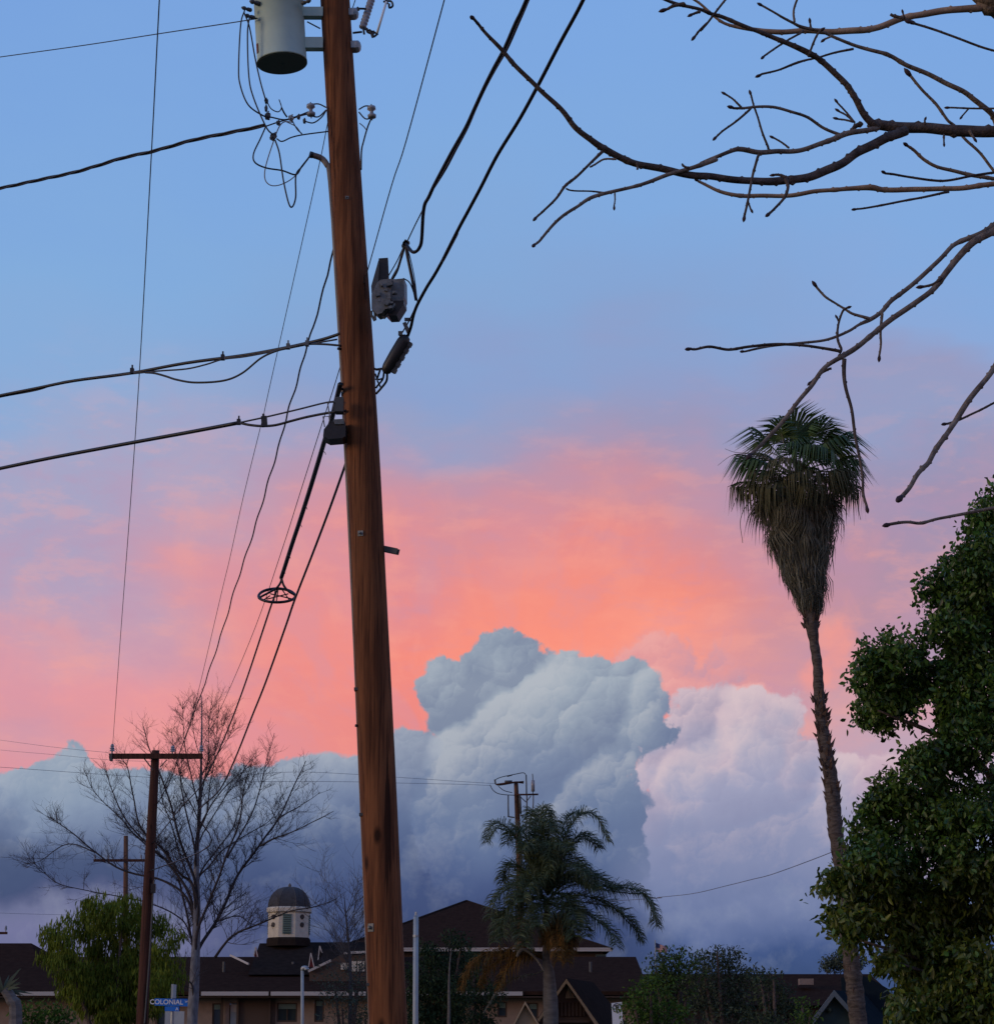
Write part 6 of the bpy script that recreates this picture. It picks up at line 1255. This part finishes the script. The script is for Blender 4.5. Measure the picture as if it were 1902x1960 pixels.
# soil stacks and vents on the long roof
for x, y in ((150, 1852), (428, 1862), (560, 1880), (640, 1885), (905, 1862), (1130, 1868)):
    q = at(x, y, YA+3); b = MB(); b.tube([Vector((q.x, YA+3, ze+(zr-ze)*.5)), Vector((q.x, YA+3, ze+(zr-ze)*.5+.42))], .05, 8); b.build('vent_pipe', M_SLATEP, A)
# long dark roof at right with the blue house before it
YR = 80.0; Rb = thing('dark_roof_house', 'long dark brown roof behind the bushes on the right', 'house', (xat(1420, 1880, YR), YR, 0))
za, zb3 = zat(1865, YR+5), zat(1925, YR); xa, xb = xat(1170, 1865, YR+5), xat(1665, 1866, YR+5); xa2, xb2 = xat(1130, 1925, YR), xat(1730, 1925, YR)
b = MB(); b.add([(xa, YR+5, za), (xb, YR+5, za), (xb2, YR, zb3), (xa2, YR, zb3), (xb2, YR+10, zb3), (xa2, YR+10, zb3)], [(0, 3, 2, 1), (0, 1, 4, 5), (1, 2, 4), (0, 5, 3), (3, 5, 4, 2)]); b.build('roof', M_ROOF, Rb)
b = MB(); b.box(((xa2+xb2)/2, YR+5, zb3/2-.02), (xb2-xa2-.8, 9, zb3-.04)); b.build('wall', M_STUCCOD, Rb)
for x, y in ((1542, 1880), (1655, 1892)): b = MB(); c = at(x, y, YR+2.4); b.box(c, (.5, .5, .22)); b.build('roof_vent', M_SIGNG if x > 1600 else M_STUCCO, Rb)
YK = 55.0; Kb = thing('blue_house', 'dark teal house with grey blue trimmed gable at bottom right', 'house', (xat(1600, 1940, YK), YK, 0))
ap = at(*M_c([(612, 1140)])[0], YK); l3_ = at(1530, 1980, YK); r3_ = at(1668, 1980, YK); bk = Vector((3.2, 8, .05))
for e in (l3_, r3_): b = MB(); b.prism([ap+Vector((0, -.2, 0)), e+Vector((0, -.2, 0)), e+bk, ap+bk], (0, 0, -.09)); b.build('roof', M_ROOFT, Kb)
b = MB(); b.prism([ap+Vector((0, 0, -.1)), Vector((r3_.x-.1, YK, r3_.z)), Vector((r3_.x-.1, YK, 0)), Vector((l3_.x+.1, YK, 0)), Vector((l3_.x+.1, YK, l3_.z))], (0, .15, 0)); b.build('gable_wall', M_TEALW, Kb)
for e in (l3_, r3_): b = MB(); p_, q_ = ap+Vector((0, -.26, 0)), e+Vector((0, -.26, 0)); b.prism([p_, q_, q_+Vector((0, 0, -.15)), p_+Vector((0, 0, -.15))], (0, .05, 0)); b.build('rake_board', M_TEALT, Kb)
b = MB(); b.lathe([(.05, 0), (.06, .03), (.03, .07), (.01, .08)], frame(at(*M_c([(582, 1300)])[0], YK-.05), (0, -1, 0)), 10); b.build('porch_lamp', M_GREYLEAF, Kb)
b = MB(); pr = [at(*v, YK+3) for v in M_c([(820,1010),(900,1040),(1060,1130),(1090,1470),(840,1470)])]; b.prism(pr, (0, 3, 0)); b.build('side_roof', M_ROOFT, Kb)

# ================================================================ street furniture
def text(s_, h, m_, parent, M_, name='lettering'):
    cu_ = bpy.data.curves.new(name, 'FONT'); cu_.body = s_; cu_.size = h; cu_.extrude = .002; cu_.align_x = 'CENTER'; cu_.align_y = 'CENTER'; cu_.offset = h*.012
    to = bpy.data.objects.new(name, cu_); C.objects.link(to); dg = bpy.context.evaluated_depsgraph_get(); me = bpy.data.meshes.new_from_object(to.evaluated_get(dg)); bpy.data.objects.remove(to)
    me.materials.clear(); me.materials.append(m_); o = bpy.data.objects.new(name, me); C.objects.link(o); o.parent = parent; M2 = M_.copy(); M2.translation = M_.translation-wloc(parent); o.matrix_local = M2; return o
YS = 37.0; sc0 = at(330, 1990, YS); sg = thing('street_sign', 'blue COLONIAL street name sign between the left pole and bare trunk', 'street sign', (sc0.x, YS, 0))
b = MB(); b.tube([Vector((sc0.x, YS, 0)), at(331, 1900, YS)], .03, 10); b.build('post', M_GALV, sg)
q = I_([(1425,1218),(1425,1284),(1727,1292),(1727,1222)]); pA = [at(v[0], v[1], YS-.05) for v in q]; b = MB(); b.prism(pA, (0, .02, 0)); pn = b.build('name_plate', M_SIGNB, sg)
cx_ = (pA[0]+pA[1]+pA[2]+pA[3])/4; up_ = (pA[0]-pA[1]).normalized(); hpl = (pA[0]-pA[1]).length; xd = (pA[3]-pA[0]).normalized()
def tm(c, xd_, up_): n_ = xd_.cross(up_).normalized(); u2 = n_.cross(xd_); M_ = Matrix((xd_, u2, n_)).transposed().to_4x4(); M_.translation = c; return M_
text('COLONIAL', hpl*.95, M_SIGNW, pn, tm(cx_+Vector((0, -.004, 0))-xd*.075, xd, up_))
text('W', hpl*.42, M_SIGNW, pn, tm(cx_+Vector((0, -.004, 0))+xd*.25+up_*hpl*.1, xd, up_))
b = MB(); q = I_([(1518,1292),(1518,1334),(1650,1338),(1650,1294)]); pB = [at(v[0], v[1], YS-.05) for v in q]; b.prism(pB, (0, .02, 0)); pn2 = b.build('lower_plate', M_SIGNB, sg); text('A', .07, M_SIGNW, pn2, tm((pB[2]+pB[3])/2-Vector((.035, .004, 0)), Vector((1, 0, 0)), Vector((0, 0, 1))))
b = MB(); b.box(at(332.5, 1898, YS), (.035, .35, .22)); b.build('cross_plate', M_SIGNG, sg)
q = at(333.5, 1962, YS+3); sb = thing('sign_back', 'blank pale grey back of a road sign under the blue street sign', 'sign', (q.x, YS+3, 0)); b = MB(); c = at(333.5, 1965, YS+3); b.box(c, (36*40/FPX, .012, .52)); b.build('panel', M_SIGNG, sb); b = MB(); b.tube([Vector((q.x, YS+3.03, 0)), Vector((q.x, YS+3.03, c.z+.2))], .025, 8); b.build('post', M_GALV, sb)
# lamp post by the lawn
Yl = 50.0; q = at(578.5, 1960, Yl); lpz = at(578.5, 1856, Yl); la = thing('path_lamp', 'slim grey lamp post with short bent head left of the thick pole', 'lamp post', (q.x, Yl, 0))
b = MB(); b.tube([Vector((q.x, Yl, 0)), q, Vector((lpz.x, Yl, lpz.z))], [.04, .036, .034], 10); b.build('post', M_POLEG, la, smooth=True)
b = MB(); b.tube([Vector((lpz.x, Yl, lpz.z-.03)), lpz+Vector((.02, 0, .03)), lpz+Vector((.11, -.03, .03))], [.038, .05, .045], 10, smooth=3); b.lathe([(.05, -.02), (.06, 0), (.05, .03), (.02, .04)], Matrix.Translation(lpz+Vector((.1, -.03, .0))), 12); b.build('lamp_head', M_GALV, la, smooth=True)
Yp = 42.0; q = at(795, 1960, Yp); tpz = at(796, 1756, Yp); pl_ = thing('steel_post', 'tall pale steel post with narrow tip just right of the thick pole', 'post', (q.x, Yp, 0))
b = MB(); r0 = 5.3*Yp/FPX; b.tube([Vector((q.x, Yp, 0)), q, tpz], [r0, r0, r0*.92], 14); b.build('post', M_POLEG, pl_, smooth=True); b = MB(); b.tube([tpz, tpz+Vector((0, 0, .04)), tpz+Vector((0, 0, .10))], [r0*.9, r0*.5, r0*.35], 10); b.build('cap', M_GALV, pl_); b = MB(); b.lathe([(r0*1.05, -.02), (r0*1.05, .02)], Matrix.Translation(at(795.6, 1792, Yp)), 14); b.build('band', M_GALV, pl_)
# no parking sign
Yn = 52.0; c = at(1181, 1950, Yn); ns = thing('parking_sign', 'white no parking sign with circled struck letter near the bottom centre right', 'sign', (c.x, Yn+.03, 0))
q = [at(v[0], v[1], Yn) for v in L_c([(500,1178),(590,1168),(604,1440),(514,1450)])]; b = MB(); b.prism(q, (0, .012, 0)); pnl = b.build('panel', M_SIGNW, ns); b = MB(); b.tube([Vector((c.x, Yn+.04, 0)), Vector((c.x, Yn+.04, c.z+.3))], .025, 8); b.build('post', M_GALV, ns)
cc2 = at(*L_c([(548, 1218)])[0], Yn-.006); b = MB(); R_ = .098
ring = [cc2+Vector((math.cos(k*2*PI/28)*R_, 0, math.sin(k*2*PI/28)*R_)) for k in range(29)]; b.tube(ring, .009, 5); b.tube([cc2+Vector((-R_*.7, 0, R_*.7)), cc2+Vector((R_*.7, 0, -R_*.7))], .009, 5); b.build('prohibition_ring', M_SIGNK, pnl)
text('P', .17, M_SIGNK, pnl, tm(cc2, Vector((1, 0, 0)), Vector((0, 0, 1))), 'letter')
# flag far behind
Yf = 125.0; q = L_c([(876,655),(976,695),(978,745),(878,735)]); f4 = [at(v[0], v[1], Yf) for v in q]; fl = thing('flag', 'small faded flag with red stripes above the bushes right of the palm', 'flag', (f4[0].x, Yf, 0))
b = MB(); b.tube([Vector((f4[0].x, Yf, 0)), f4[0]+Vector((0, 0, .12))], .03, 8); b.build('flagpole', M_POLEG, fl)
def bil(u, v):
    a = f4[0].lerp(f4[1], u); c_ = f4[3].lerp(f4[2], u); return a.lerp(c_, v)+Vector((0, math.sin(u*7)*.05, 0))
for k in range(13):
    b = MB(); v0, v1 = k/13, (k+1)/13; u0 = .42 if k < 7 else 0; us = [u0+(1-u0)*i/6 for i in range(7)]
    for i in range(6): b.add([tuple(bil(us[i], v0)), tuple(bil(us[i+1], v0)), tuple(bil(us[i+1], v1)), tuple(bil(us[i], v1))], [(0, 1, 2, 3)])
    b.build('stripe', M_FLAGR if k % 2 == 0 else M_FLAGW, fl)
b = MB(); us = [.42*i/3 for i in range(4)]
for i in range(3): b.add([tuple(bil(us[i], 0)), tuple(bil(us[i+1], 0)), tuple(bil(us[i+1], 7/13)), tuple(bil(us[i], 7/13))], [(0, 1, 2, 3)])
b.build('canton', M_FLAGB, fl)
